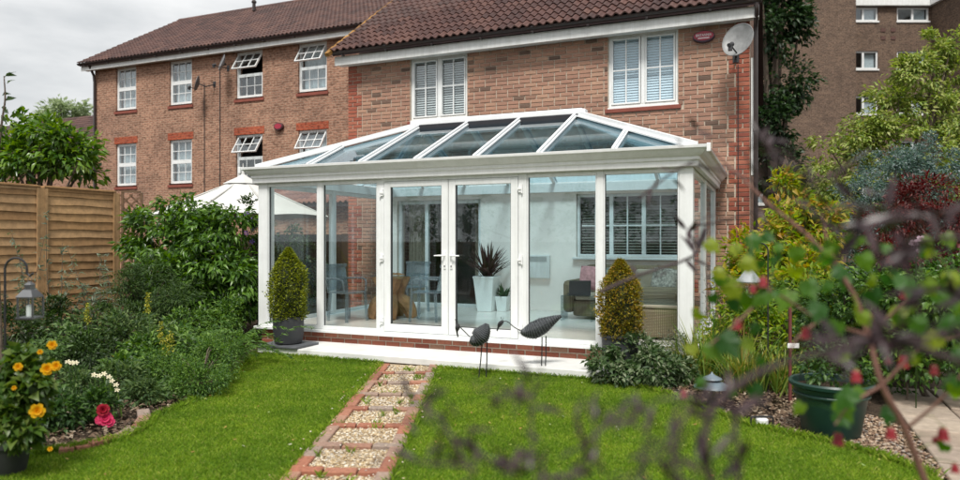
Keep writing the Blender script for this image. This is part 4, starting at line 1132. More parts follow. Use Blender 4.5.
def grassmat():
    m, t, out = new_mat('grass_blade')
    b = N(t, 'ShaderNodeBsdfPrincipled', Roughness=0.6); b.inputs['Specular IOR Level'].default_value = 0.25
    tr = N(t, 'ShaderNodeBsdfTranslucent'); geo = N(t, 'ShaderNodeNewGeometry')
    c = ramp(t, [(0, (0.095, 0.19, 0.008)), (0.5, (0.185, 0.31, 0.014)), (0.85, (0.26, 0.39, 0.024)), (1, (0.38, 0.40, 0.08))], geo.outputs['Random Per Island'])
    n1 = N(t, 'ShaderNodeTexNoise', Scale=1.1, Detail=9.0, Roughness=0.78); t.links.new(geo.outputs['Position'], n1.inputs['Vector'])
    g = ramp(t, [(0.32, (0.55, 0.66, 0.8)), (0.5, (1.0, 1.0, 1.2)), (0.66, (1.45, 1.25, 1.6))], n1.outputs['Fac'])
    mu = N(t, 'ShaderNodeMix', data_type='RGBA', blend_type='MULTIPLY'); mu.inputs[0].default_value = 1
    t.links.new(c, mu.inputs[6]); t.links.new(g, mu.inputs[7]); t.links.new(mu.outputs[2], b.inputs['Base Color']); t.links.new(mu.outputs[2], tr.inputs['Color'])
    mx_ = N(t, 'ShaderNodeMixShader', Fac=0.4); t.links.new(b.outputs['BSDF'], mx_.inputs[1]); t.links.new(tr.outputs['BSDF'], mx_.inputs[2]); t.links.new(mx_.outputs[0], out.inputs['Surface']); return m
GR = grassmat()
def frustum(P):
    d = -P[:, 0]*SN + P[:, 1]*CS; l = P[:, 0]*CS + P[:, 1]*SN
    return (d > 3.0) & (np.abs(l) < 0.74*d + 0.3)
P = np.stack([RNG.uniform(-6.6, 1.7, 700000), RNG.uniform(2.0, 7.5, 700000), np.zeros(700000)], -1)
P = P[frustum(P)]; P = P[inpoly(P, LAWN) & ~inpoly(P, PATHPOLY)]
V, Fc = blades(P, 0.025, 0.0042, 1.1, RNG)
o = link('grass', np_mesh('grass', V, Fc), GR); o['kind'] = 'stuff'; tag(o, 'short mown bright green lawn grass either side of the path', 'grass')
# ragged grass over the path edges and along the step
ed = []
s_ = RNG.uniform(S_BEG, S_END, 500); s_ = np.repeat(s_[:36], 16) + RNG.normal(0, .015, 576); o_ = np.repeat(RNG.uniform(-PW/2+.08, PW/2-.08, 36), 16) + RNG.normal(0, .015, 576)
ed.append(np.stack([PO.x + PD.x*s_ + PNv.x*o_, PO.y + PD.y*s_ + PNv.y*o_, np.full(576, 0.008)], -1))
for sgn in (-1, 1):
    s_ = RNG.uniform(S_BEG, S_END+0.2, 2600); o_ = sgn*(PW/2 + np.abs(RNG.normal(0, 0.02, 2600)) - 0.012)
    ed.append(np.stack([PO.x + PD.x*s_ + PNv.x*o_, PO.y + PD.y*s_ + PNv.y*o_, np.zeros(2600)], -1))
x_ = RNG.uniform(-6.3, -1.7, 2500); ed.append(np.stack([x_, 7.47 + RNG.normal(0, 0.012, 2500), np.zeros(2500)], -1)); ed[-1] = ed[-1][~inpoly(ed[-1], PATHPOLY)]
for a, b in zip(LAWN[2:11], LAWN[3:12]):
    t_ = RNG.uniform(0, 1, 500)[:, None]; q = (1-t_)*np.array(a) + t_*np.array(b); ed.append(np.column_stack([q + RNG.normal(0, 0.02, q.shape), np.zeros(500)]))
for a, b in zip(LAWN[13:20], LAWN[14:21]):
    t_ = RNG.uniform(0, 1, 500)[:, None]; q = (1-t_)*np.array(a) + t_*np.array(b); ed.append(np.column_stack([q + RNG.normal(0, 0.02, q.shape), np.zeros(500)]))
V, Fc = blades(np.vstack(ed), 0.06, 0.006, 1.1, RNG)
o = link('grass', np_mesh('edge_grass', V, Fc), GR); o['kind'] = 'stuff'; tag(o, 'longer grass tufts fringing the path and lawn edges', 'grass')

# clover, daisies and a few fallen leaves in the turf
q = np.stack([RNG.uniform(-6.3, 1.0, 420), RNG.uniform(3.2, 7.4, 420), np.full(420, 0.024)], -1); q = q[inpoly(q, LAWN) & ~inpoly(q, PATHPOLY)][:150]
fl_v = []; fl_f = []
for i_, c_ in enumerate(q):
    a_ = rr.uniform(0, 6.28); r_ = rr.uniform(0.008, 0.022); ct, st_ = math.cos(a_), math.sin(a_); b_ = len(fl_v)
    fl_v += [(c_[0]-ct*r_, c_[1]-st_*r_, c_[2]), (c_[0]-st_*r_*.5, c_[1]+ct*r_*.5, c_[2]+rr.uniform(0, .008)), (c_[0]+ct*r_, c_[1]+st_*r_, c_[2]+rr.uniform(0, .01)), (c_[0]+st_*r_*.5, c_[1]-ct*r_*.5, c_[2])]; fl_f.append((b_, b_+1, b_+2, b_+3))
o = MB().add(fl_v, fl_f).build('fallen_leaves', piece('fallen_leaf', [(0, (0.20, 0.10, 0.03)), (0.4, (0.34, 0.24, 0.06)), (0.7, (0.16, 0.28, 0.05)), (1, (0.5, 0.48, 0.35))], source='island', bump=0)); o['kind'] = 'stuff'; tag(o, 'scattered fallen leaves and petals lying on the lawn', 'leaves')
# brick edging of the left bed
ed_pts = [onG(*p) for p in ((58, 455), (74, 453), (88, 450), (101, 446.5), (113, 443), (125, 438.5), (135, 433.5), (142, 428), (145, 421.5), (143, 415))]
edg = thing('bed_edging', 'curved row of weathered bricks edging the left flower bed', 'edging', (ed_pts[5].x, ed_pts[5].y, 0))
for a, b in zip(ed_pts[:-1], ed_pts[1:]):
    d = b - a; me = paver(0.20, 0.1025)
    ob = link('brick', me, None, edg); ob.matrix_basis = Matrix.Translation(((a.x+b.x)/2-0.05, (a.y+b.y)/2+0.04, -0.012+rr.uniform(-.004, .008))) @ Matrix.Rotation(math.atan2(d.y, d.x)+rr.uniform(-.08, .08), 4, 'Z') @ Matrix.Scale(min(1.25, d.length/0.205), 4, (1, 0, 0))
# bark and leaf litter over the bed soil
def litter(n, poly, name, stops, size, label):
    a = np.array(poly); P = np.stack([RNG.uniform(a[:, 0].min(), a[:, 0].max(), n), RNG.uniform(a[:, 1].min(), a[:, 1].max(), n), RNG.uniform(-0.02, 0.012, n)], -1); P = P[inpoly(P, poly)]
    k = len(P); ang = RNG.uniform(0, 6.28, k); l = RNG.uniform(*size, k); w = l*RNG.uniform(0.3, 0.7, k); tl = RNG.normal(0, 0.35, (k, 2))
    V = np.zeros((k, 4, 3))
    for j, (u, v) in enumerate(((-1, -1), (1, -1), (1, 1), (-1, 1))):
        X = np.cos(ang)*u*l - np.sin(ang)*v*w; Y = np.sin(ang)*u*l + np.cos(ang)*v*w
        V[:, j] = P + np.stack([X, Y, 0.012 + np.abs(tl[:, 0])*0 + tl[:, 0]*X + tl[:, 1]*Y], -1)
    o = link(name, np_mesh(name, V.reshape(-1, 3), (np.arange(k*4).reshape(-1, 4))), piece(name, stops, source='island', bump=0)); o['kind'] = 'stuff'; tag(o, label, 'mulch')
litter(9000, [(-4.9, 3.3), (-4.72, 3.6), (-4.65, 3.85), (-4.75, 4.15), (-5.0, 4.45), (-5.2, 5.1), (-7.5, 6.0), (-8, 3)], 'mulch', [(0, (0.05, 0.03, 0.02)), (0.5, (0.14, 0.09, 0.055)), (0.85, (0.24, 0.18, 0.12)), (1, (0.4, 0.33, 0.25))], (0.008, 0.022), 'bark chips and leaf litter on the left flower bed')
litter(9000, [(-1.72, 7.49), (-1.35, 7.42), (-0.75, 6.97), (-0.42, 6.5), (-0.08, 6.15), (0.35, 5.95), (0.9, 7.5), (0.6, 8.2), (-1.8, 8.2)], 'mulch', [(0, (0.05, 0.03, 0.02)), (0.5, (0.12, 0.08, 0.05)), (0.85, (0.2, 0.15, 0.1)), (1, (0.34, 0.28, 0.21))], (0.008, 0.022), 'bark chips over the bed beside the conservatory corner')
# gravel apron and paving on the right
GP = [(-0.06, 6.16), (0.36, 5.97), (0.74, 5.70), (1.02, 5.36), (1.25, 5.0), (1.15, 6.2), (0.95, 6.9), (0.5, 7.2), (0.1, 6.9)]
def gp_sampler(n):
    P = np.stack([RNG.uniform(-0.1, 1.3, n), RNG.uniform(5.0, 7.3, n), RNG.uniform(-0.022, 0.004, n)], -1); return P[inpoly(P, GP)]
ga = MB(); ga.add([(x, y, -0.02) for x, y in GP], [tuple(range(len(GP)))]); gro = ga.build('gravel_apron', SOIL); gro['kind'] = 'structure'
pebbles(9000, gp_sampler, (0.010, 0.020), [(0, (0.10, 0.06, 0.04)), (0.3, (0.24, 0.15, 0.10)), (0.6, (0.38, 0.27, 0.18)), (0.85, (0.50, 0.40, 0.30)), (1, (0.25, 0.23, 0.22))], 'pebbles', gro)
PV = MB().add([(1.06, 4.2, -0.025), (3.4, 4.2, -0.025), (3.4, 8.6, -0.025), (0.98, 8.6, -0.025)], [(0, 1, 2, 3)])
pav = PV.build('paving', SOIL); pav['kind'] = 'structure'
SL = piece('paving_slab', [(0, (0.28, 0.22, 0.17)), (0.5, (0.34, 0.27, 0.21)), (1, (0.38, 0.32, 0.26))], source='object', grain=0.3, gscale=12)
m = MB().box(-0.22, -0.22, -0.03, 0.22, 0.22, 0.012); sme = m.mesh('slab'); sme.materials.append(SL)
for i in range(5):
    for j in range(9):
        ob = link('slab', sme, None, pav, False); ob.matrix_basis = Matrix.Translation((1.30+i*0.455, 4.5+j*0.455, rr.uniform(-0.006, 0.006))) @ Matrix.Rotation(rr.uniform(-.012, .012), 4, 'Z')
        b_ = ob.modifiers.new('bevel', 'BEVEL'); b_.width = 0.008; b_.segments = 1

# ================================================================ FENCES
FW = piece('fence_board', [(0, (0.38, 0.22, 0.10)), (0.5, (0.46, 0.285, 0.14)), (1, (0.53, 0.34, 0.18))], source='object', grain=0.35, gscale=9, bump=0.4, rough=0.75)
FX, FTOP = -11.0, 2.46
fen = thing('garden_fence', 'golden brown lapped board fence on the left boundary', 'fence', (FX, 7.5, 0))
def board(y0, y1, z, h, seed):
    q = random.Random(seed); n = 10; v = []; f = []
    for k in range(n+1):
        y = y0 + (y1-y0)*k/n; w = 0.006*math.sin(k*0.8+seed*1.7) + q.uniform(-0.004, 0.004)
        v += [(FX+0.028, y, z+w), (FX+0.004, y, z+h), (FX-0.004, y, z+h), (FX+0.016, y, z+w)]
    for k in range(n):
        for a in range(4): f.append((4*k+a, 4*k+(a+1) % 4, 4*k+4+(a+1) % 4, 4*k+4+a))
    f += [(3, 2, 1, 0), (4*n, 4*n+1, 4*n+2, 4*n+3)]
    return MB().add(v, f).build('board', FW, fen)
for (y0, y1) in ((4.2, 5.85), (5.95, 7.60), (7.70, 9.02)):
    z = 0.22; i = 0
    while z < FTOP - 0.15:
        board(y0, y1, z, 0.175, i + int(y0*10)); z += 0.137; i += 1
    MB().box(FX-0.02, y0, FTOP-0.10, FX+0.03, y1, FTOP-0.055).build('top_rail', FW, fen)
    MB().box(FX-0.045, y0-0.02, FTOP-0.05, FX+0.05, y1+0.02, FTOP-0.022).build('capping', FW, fen, bevel=0.004)
    MB().box(FX-0.02, y0, 0.05, FX+0.03, y1, 0.21).build('gravel_board', FW, fen)
    for y in (y0+0.02, y1-0.02): MB().box(FX+0.030, y-0.022, 0.2, FX+0.048, y+0.022, FTOP-0.06).build('batten', FW, fen)
for y in (5.90, 7.65, 9.07): MB().box(FX-0.045, y-0.045, 0, FX+0.045, y+0.045, FTOP-0.055).build('post', FW, fen, bevel=0.005)
tr = thing('trellis', 'narrow diagonal lattice trellis panel at the end of the board fence', 'trellis', (-10.75, 9.2, 0))
A_, B_ = Vector((-10.93, 9.12, 0)), Vector((-10.66, 9.30, 0)); D_ = (B_-A_); TL = D_.length; D_.normalize()
TWD = mat('dark_trellis_wood', (0.13, 0.075, 0.04), 0.8, var=0.3, scale=12)
for sgn in (1, -1):
    k = -14
    while k < 16:
        z_a = 0.3 + k*0.17
        p = []; 
        for t_ in np.linspace(0, TL, 9):
            z_ = z_a + sgn*t_ + (TL if sgn < 0 else 0)
            if 0.3 <= z_ <= 2.4: p.append(A_ + D_*t_ + Vector((0, 0, z_)))
        if len(p) >= 2: MB().beam(p[0] + Vector((0, -0.006*sgn, 0)), p[-1] + Vector((0, -0.006*sgn, 0)), 0.010, 0.03).build('lath', TWD, tr)
        k += 1
for e in (A_, B_): MB().beam(e, e + Vector((0, 0, 2.42)), 0.04, 0.04, up=D_).build('post', TWD, tr)
MB().beam(A_ + Vector((0, 0, 2.42)), B_ + Vector((0, 0, 2.42)), 0.05, 0.03).build('top_rail', TWD, tr)
# darker fence between the gardens, behind the shrubs
df = thing('boundary_fence', 'dark stained board fence behind the shrubs and the parasol', 'fence', (-10, 12.9, 0))
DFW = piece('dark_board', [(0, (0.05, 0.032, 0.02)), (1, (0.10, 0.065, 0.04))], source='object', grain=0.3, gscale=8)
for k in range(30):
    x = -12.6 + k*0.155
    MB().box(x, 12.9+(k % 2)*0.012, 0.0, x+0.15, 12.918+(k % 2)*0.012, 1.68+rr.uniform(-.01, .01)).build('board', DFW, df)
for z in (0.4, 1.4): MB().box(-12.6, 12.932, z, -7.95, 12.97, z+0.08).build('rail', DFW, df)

# ================================================================ PARASOL
pc = Vector((-10.05, 11.3, 0)); PR, PZ, PT = 1.85, 2.02, 2.74
par = thing('garden_parasol', 'large white canvas parasol with vented peak beside the conservatory', 'parasol', pc)
CAN = mat('white_canvas', (0.56, 0.56, 0.54), 0.85, var=0.06, scale=3, bump=0.1)
n = 8
for k in range(n):
    a0, a1 = 2*math.pi*(k+0.3)/n, 2*math.pi*(k+1.3)/n; v = []; f = []; nu, nv = 6, 5
    for i in range(nu+1):
        t_ = i/nu; rad = 0.26 + (PR-0.26)*t_; zc = PT - (PT-PZ)*(t_**0.85)
        for j in range(nv+1):
            s_ = j/nv; a = a0 + (a1-a0)*s_; chord = 1 - 0.075*math.sin(math.pi*s_)*(0.3+t_); dip = 0.10*math.sin(math.pi*s_)*t_
            v.append((pc.x+rad*chord*math.cos(a), pc.y+rad*chord*math.sin(a), zc + dip*0.35))
    for i in range(nu):
        for j in range(nv): b_ = i*(nv+1)+j; f.append((b_, b_+1, b_+nv+2, b_+nv+1))
    o = MB().add(v, f).build('canopy_panel', CAN, par, smooth=False); so_ = o.modifiers.new('thickness', 'SOLIDIFY'); so_.thickness = 0.004
    MB().tube([(pc.x+0.2*math.cos(a0), pc.y+0.2*math.sin(a0), PT+0.0), (pc.x+PR*math.cos(a0), pc.y+PR*math.sin(a0), PZ+0.0)], 0.016, 5).build('rib', mat('parasol_rib', (0.45, 0.45, 0.43), 0.7), par)
m = MB(); m.lathe([(0.40, PT-0.035), (0.30, PT+0.02), (0.12, PT+0.11), (0.035, PT+0.17), (0.02, PT+0.26), (0.004, PT+0.40)], (pc.x, pc.y, 0), 8); m.build('vent_cap', CAN, par)
MB().tube([(pc.x, pc.y, 0.05), (pc.x, pc.y, PT)], 0.025, 8).build('pole', BLACKM, par)
MB().lathe([(0.30, 0), (0.30, 0.05), (0.05, 0.09), (0.05, 0.3)], pc, 16).build('base', BLACKM, par)

# ================================================================ SMALL GARDEN THINGS
POTD = mat('charcoal_pot', (0.035, 0.037, 0.042), 0.55, var=0.15, scale=8)
# wire birds
WIREB = mat('dark_bird_metal', (0.045, 0.05, 0.055), 0.45, metal=0.6, var=0.5, scale=60, bump=1.0, bscale=110)
COIL = mat('grey_wire', (0.16, 0.17, 0.18), 0.4, metal=0.5, var=0.4, scale=80)
def bird(label, d, body, neck, head, crest, legs, fat=1.0):
    """body: (px,py,radius_px) chain tail->breast ; neck/head polylines in px at depth d"""
    base = at(legs[0][1][0], legs[0][1][1], d); root = thing('wire_bird', label, 'garden ornament', (base.x, base.y, 0), group='wire birds standing on the lawn')
    k = d/FPX
    P3 = smooth_path([at(x, y, d) for x, y, r in body], 4); rs = []
    for i in range(len(body)-1):
        for j in range(4): rs.append((body[i][2]*(1-j/4) + body[i+1][2]*j/4)*k)
    rs.append(body[-1][2]*k)
    bo = MB().tube(P3, [r*fat for r in rs], 14).build('body', WIREB, root, smooth=True)
    for w in range(0, len(P3)-1, 1):           # coiled wire round the body
        ring = []; t_ = (P3[min(w+1, len(P3)-1)] - P3[max(w-1, 0)]).normalized(); a = t_.orthogonal().normalized(); b = t_.cross(a)
        for q in range(15): ring.append(P3[w] + (a*math.cos(q*2*math.pi/14) + b*math.sin(q*2*math.pi/14))*(rs[w]*fat+0.003) + t_*0.004*math.sin(q*3))
        MB().tube(ring, 0.004, 4, False).build('wire_coil', COIL, bo)
    MB().tube(smooth_path([at(x, y, d) for x, y in neck], 5), 0.006, 6).build('neck', BLACKM, root)
    h = smooth_path([at(x, y, d) for x, y in head], 3); m_ = len(h)
    MB().tube(h, [0.006 + 0.018*math.sin(math.pi*min(1, (i+0.6)/(m_*0.62)))*(1 if i < m_*0.6 else 0) + (0.004 if i < m_-1 else 0) for i in range(m_)], 7).build('head', BLACKM, root)
    for c_ in crest: MB().tube([at(*c_[0], d), at(*c_[1], d)], 0.0025, 4).build('crest', BLACKM, root)
    for i, (a_, b_) in enumerate(legs):
        pb = at(b_[0], b_[1], d); pb.z = min(pb.z, 0.0)
        L_ = MB().tube([at(*a_, d), (at(*a_, d)+pb)/2 + Vector((0.004, 0, 0)), pb], 0.007, 5); L_.build('leg', BLACKM, root)
bird('black wire bird facing the lawn with a plump round body', 7.72, [(487, 324, 2), (485, 329, 6), (481, 335, 9.2), (475, 340, 7), (470, 339, 3)], [(470, 337), (465, 332), (459, 326)],
     [(458, 324), (457.5, 328), (457, 332), (458, 337)], [((457, 324), (455, 319)), ((458, 324), (457, 318))], [((482, 343), (478.6, 379)), ((487, 342), (486, 379))])
bird('black wire bird with long slim body and lowered curved neck', 7.95, [(561, 316, 1.2), (553, 320, 4.5), (543, 325.5, 8.2), (533, 330.5, 8.8), (525, 332, 5), (521, 331, 1.5)], [(521, 331), (514, 327), (508, 322), (503, 321)],
     [(503, 321), (500, 324), (498, 328), (497, 331)], [((502, 321), (501, 317)), ((503, 321), (503.5, 317.5))], [((542, 337), (541, 375)), ((546, 336), (545, 373))])

def lantern(name, label, top, s, m_metal, group=None):
    """square carriage lantern hanging with its ring at 'top'"""
    r = thing(name, label, 'lantern', top - Vector((0, 0, 0.27*s)), R(20), group=group)
    def mb2(): return MB()
    mb2().lathe([(0.115, 0), (0.12, 0.006), (0.12, 0.016), (0.105, 0.02)], n=4, square=True).build('base', m_metal, r, world=False)
    for k in range(4):
        a = math.pi/2*k + math.pi/4
        MB().beam((0.105*math.cos(a), 0.105*math.sin(a), 0.02), (0.105*math.cos(a), 0.105*math.sin(a), 0.145), 0.014, 0.014, up=(1, 0, 0)).build('corner_bar', m_metal, r, world=False)
        b = a + math.pi/4; u = Vector((math.cos(b), math.sin(b), 0)); w = Vector((-u.y, u.x, 0)); c = u*0.073
        MB().prism([c - w*0.066 + Vector((0, 0, .02)), c + w*0.066 + Vector((0, 0, .02)), c + w*0.066 + Vector((0, 0, .145)), c - w*0.066 + Vector((0, 0, .145))], u*0.003).build('pane', GLASS, r, world=False)
    MB().lathe([(0.118, 0.145), (0.118, 0.151), (0.10, 0.165), (0.06, 0.195), (0.045, 0.20), (0.045, 0.225), (0.05, 0.228), (0.03, 0.24), (0.006, 0.25)], n=4, square=True).build('roof', m_metal, r, world=False)
    MB().tube([Vector((0.02*math.cos(q), 0, 0.262+0.02*math.sin(q))) for q in np.linspace(0, 6.283, 13)], 0.003, 5, False).build('ring', m_metal, r, world=False)
    MB().lathe([(0.03, 0.02), (0.03, 0.09), (0.004, 0.1)], n=12).build('candle', WHITEP, r, world=False)
    r.scale = (s*0.85, s*0.85, s*1.25); r.location.z = top.z - 0.27*s*1.25; return r
CHR = mat('brushed_steel', (0.20, 0.205, 0.21), 0.38, metal=1.0, var=0.08)
def crook(label, base, hgt, arm, rad=0.007):
    """shepherd's crook: straight rod, round hook at the top, toward 'arm'"""
    r = thing('shepherds_crook', label, 'garden hook', base); a = Vector(arm); L = a.length; u = a.normalized()
    pts = [Vector((0, 0, -0.05)), Vector((0, 0, hgt-L*0.5))] + [u*(L/2*(1-math.cos(q))) + Vector((0, 0, hgt-L*0.5+L*0.5*math.sin(q))) for q in np.linspace(0.2, math.pi, 12)] + [u*L + Vector((0, 0, hgt-L*0.5-0.03)), u*(L+0.02) + Vector((0, 0, hgt-L*0.5-0.05)), u*(L+0.045) + Vector((0, 0, hgt-L*0.5-0.03))]
    MB().tube(pts, rad, 7).build('rod', BLACKM, r, world=False)
    return r, Vector(base) + u*(L+0.02) + Vector((0, 0, hgt-L*0.5-0.055))
dl = 4.9
pb = at(5, 300, dl); hook_top = at(5, 258, dl).z; lt_c = at(29, 290, dl)
vec = at(27, 300, dl) - at(5, 300, dl)
_, tip = crook('black crook holding the steel lantern in the left bed', (pb.x, pb.y, 0), hook_top, (vec.x, vec.y, 0), 0.008)
lantern('lantern', 'brushed steel square glass lantern hanging from a black crook', tip + Vector((0, 0, -0.012)), 0.86, CHR)
pb = at(768, 392, 7.03); vec = at(751, 300, 7.03) - at(768, 300, 7.03)
_, tip2 = crook('slim black crook among the strap leaves at the right', (pb.x, pb.y, 0), at(768, 243, 7.03).z, (vec.x, vec.y, 0), 0.008)
fe = thing('bird_feeder', 'white hanging bird feeder dish under a dark dome', 'bird feeder', tip2 - Vector((0, 0, 0.3)))
MB().lathe([(0.02, 0.18), (0.05, 0.15), (0.10, 0.08), (0.16, 0.05), (0.155, 0.04), (0.09, 0.065)], n=18).build('shade', mat('feeder_grey', (0.30, 0.32, 0.33), 0.5), fe, smooth=True, world=False)
MB().lathe([(0.06, -0.10), (0.065, 0.0), (0.06, 0.08)], n=12).build('tube', ACR, fe, world=False)
MB().lathe([(0.01, -0.13), (0.10, -0.12), (0.11, -0.10), (0.02, -0.105)], n=14).build('tray', WHITEP, fe, world=False)
MB().tube([(0, 0, 0.18), (0, 0, 0.295)], 0.004, 5).build('wire', BLACKM, fe, world=False)
# pagoda garden lamp
pb = onG(712, 409)
pl = thing('pagoda_lamp', 'blue-grey two tier pagoda garden lamp at the lawn edge', 'garden lamp', (pb.x, pb.y, 0))
LMP = mat('blue_grey_lamp', (0.13, 0.17, 0.20), 0.45, var=0.2)
MB().lathe([(0.11, 0), (0.11, 0.02), (0.045, 0.035), (0.04, 0.10), (0.075, 0.11), (0.08, 0.125)], n=16).build('base', BLACKP, pl, smooth=True, world=False)
MB().lathe([(0.06, 0.125), (0.06, 0.20)], n=12).build('glass', ACR, pl, world=False)
for q in range(4): MB().tube([(0.065*math.cos(q*1.57), 0.065*math.sin(q*1.57), 0.12), (0.065*math.cos(q*1.57), 0.065*math.sin(q*1.57), 0.205)], 0.007, 5).build('strut', BLACKP, pl, world=False)
MB().lathe([(0.165, 0.20), (0.16, 0.212), (0.09, 0.25), (0.05, 0.265)], n=20).build('lower_roof', LMP, pl, smooth=True, world=False)
MB().lathe([(0.045, 0.265), (0.09, 0.275), (0.085, 0.285), (0.03, 0.31), (0.012, 0.325), (0.005, 0.34)], n=18).build('upper_roof', LMP, pl, smooth=True, world=False)
# small ground spot lamp with bracket
pb = onG(762, 427)
sp_ = thing('spot_lamp', 'small white ground spot lamp in a black wire bracket', 'garden lamp', (pb.x, pb.y, 0), TH)
MB().tube(smooth_path([(-0.09, 0, -0.02), (-0.09, 0, 0.07), (-0.06, 0, 0.085), (0.06, 0, 0.085), (0.09, 0, 0.07), (0.09, 0, -0.02)], 4), 0.008, 6).build('bracket', BLACKM, sp_, world=False)
MB().lathe([(0.03, 0.0), (0.05, 0.01), (0.05, 0.065), (0.035, 0.075)], n=14).build('lamp', WHITEP, sp_, smooth=True, world=False)
# plant tag on a stake
pb = at(790, 405, 6.6)
tg = thing('plant_stake', 'dark red wooden plant stake with a small white tag', 'plant label', (pb.x, pb.y, 0), TH)
MB().box(-0.012, -0.012, -0.05, 0.012, 0.012, 1.02).build('stake', mat('red_stake', (0.12, 0.03, 0.025), 0.7), tg, world=False)
MB().box(-0.03, -0.016, 0.52, 0.08, -0.0125, 0.565).build('tag', WHITEP, tg, world=False)
# green pot
pb = onG(831, 433)
gp = thing('green_pot', 'big round dark green plastic pot standing on the gravel', 'plant pot', (pb.x, pb.y, 0))
GPM = mat('green_plastic', (0.008, 0.036, 0.027), 0.42, var=0.15, scale=5)
MB().lathe([(0.20, -0.005), (0.215, 0.02), (0.275, 0.37), (0.285, 0.375), (0.31, 0.385), (0.315, 0.41), (0.305, 0.425), (0.285, 0.42), (0.275, 0.37), (0.05, 0.36)], n=36).build('pot', GPM, gp, smooth=True, world=False)
MB().lathe([(0.278, 0.31), (0.283, 0.315), (0.283, 0.325), (0.279, 0.33)], n=36).build('band', GPM, gp, world=False)
MB().lathe([(0.001, 0.375), (0.27, 0.372)], n=24).build('compost', SOIL, gp, world=False)

# ================================================================ PLANTING
def leaf_arrays(P, axis, L, W, rng, fold=0.3, curl=0.25, upbias=1.0):
    """kite leaves folded on the midrib: 5 vertices, 4 triangles each"""
    n = len(P); axis = axis/np.linalg.norm(axis, axis=1, keepdims=True)
    up = rng.normal(0, 0.55, (n, 3)); up[:, 2] += upbias
    side = np.cross(axis, up); side /= np.linalg.norm(side, axis=1, keepdims=True) + 1e-9
    nor = np.cross(side, axis)
    l = (L*rng.uniform(0.6, 1.15, n))[:, None]; w = (W*rng.uniform(0.7, 1.15, n))[:, None]
    V = np.zeros((n, 5, 3)); V[:, 0] = P; mid = P + axis*l*0.5
    V[:, 1] = P + axis*l*0.42 - side*w*0.5 + nor*w*fold; V[:, 2] = P + axis*l*0.42 + side*w*0.5 + nor*w*fold
    V[:, 3] = P + axis*l - nor*l*curl; V[:, 4] = mid
    T = np.array([[0, 4, 1], [0, 2, 4], [1, 4, 3], [4, 2, 3]])
    return V.reshape(-1, 3), (T[None] + (np.arange(n)*5)[:, None, None]).reshape(-1, 3)
def Bl(px, py, d, hx, hy, dep=0.85):
    c = at(px, py, d); rx = hx*d/FPX; rz = hy*d/FPX
    return (c.x, c.y, c.z, rx, rx*dep, rz)
def clumps(blobs, nc, rng, inner=0.45, zmin=0.05):
    vol = np.array([b[3]*b[4]*b[5] for b in blobs])**0.75; pr = vol/vol.sum(); idx = rng.choice(len(blobs), nc, p=pr)
    bl = np.array(blobs)[idx]; u = rng.normal(0, 1, (nc, 3)); u /= np.linalg.norm(u, axis=1, keepdims=True)
    r = rng.uniform(inner, 1.03, (nc, 1)); C = bl[:, :3] + u*r*bl[:, 3:6]
    C[:, 2] = np.maximum(C[:, 2], zmin); return C, u
def foliage(root, name, blobs, n, L, W, mt, rng, nc=60, cr=0.14, droop=0.15, outw=0.8, fold=0.3, curl=0.25, inner=0.45, jitter=1.0, flat=0.7):
    C, u = clumps(blobs, nc, rng, inner); k = rng.integers(0, nc, n)
    off = rng.normal(0, 1, (n, 3)); off /= np.linalg.norm(off, axis=1, keepdims=True); off *= (rng.uniform(0, 1, (n, 1))**0.5)*cr*np.array([1, 1, flat])
    off *= rng.uniform(0.5, 1.4, (nc, 1))[k]
    P = C[k] + off; P[:, 2] = np.maximum(P[:, 2], 0.02)
    ax = off/cr*0.9 + u[k]*outw + rng.normal(0, 0.45*jitter, (n, 3)); ax[:, 2] -= droop
    V, Fc = leaf_arrays(P, ax, L, W, rng, fold, curl)
    o = link(name, np_mesh(name, V, Fc), mt, root); return o, C
BARK = mat('grey_brown_bark', (0.10, 0.075, 0.055), 0.9, var=0.35, scale=18, bump=0.6, bscale=40)
def limbs(root, name, base, C, rng, r0, mt=None, k=14, bend=0.2, split=0.45):
    """tapered trunk rising from base and branching to clump centres"""
    base = Vector(base); mb = MB(); cen = Vector(np.mean(C, axis=0)); fork = base + (cen-base)*split; fork.x += rng.normal(0, bend*0.3)
    mb.tube(smooth_path([base, base*0.6+fork*0.4 + Vector((rng.normal(0, bend*0.2), rng.normal(0, bend*0.2), 0)), fork], 4), [r0*(1.15-0.05*i) for i in range(9)], 8)
    for j in rng.choice(len(C), min(k, len(C)), replace=False):
        tgt = Vector(C[j]); st = base + (fork-base)*rng.uniform(0.65, 1.0); mid = st*0.5 + tgt*0.5 + Vector((0, 0, rng.uniform(0, bend)))
        mb.tube(smooth_path([st, mid, tgt], 3), [r0*0.62*(1-0.13*i) for i in range(7)], 5)
    return mb.build(name, mt or BARK, root, smooth=True)
SEED = [100]
def plant(name, label, cat, blobs, n, L, W, mt, nc=60, cr=0.14, stem=0.02, group=None, crown='foliage', trunk='stem', base=None, k=10, **kw):
    SEED[0] += 1; rng = np.random.default_rng(SEED[0])
    b = blobs[0] if base is None else base
    root = thing(name, label, cat, (b[0], b[1], 0.0), group=group)
    o, C = foliage(root, crown, blobs, n, L, W, mt, rng, nc, cr, **kw)
    if stem: limbs(root, trunk, (b[0], b[1], -0.05), C, rng, stem, k=k)
    return root, C, rng

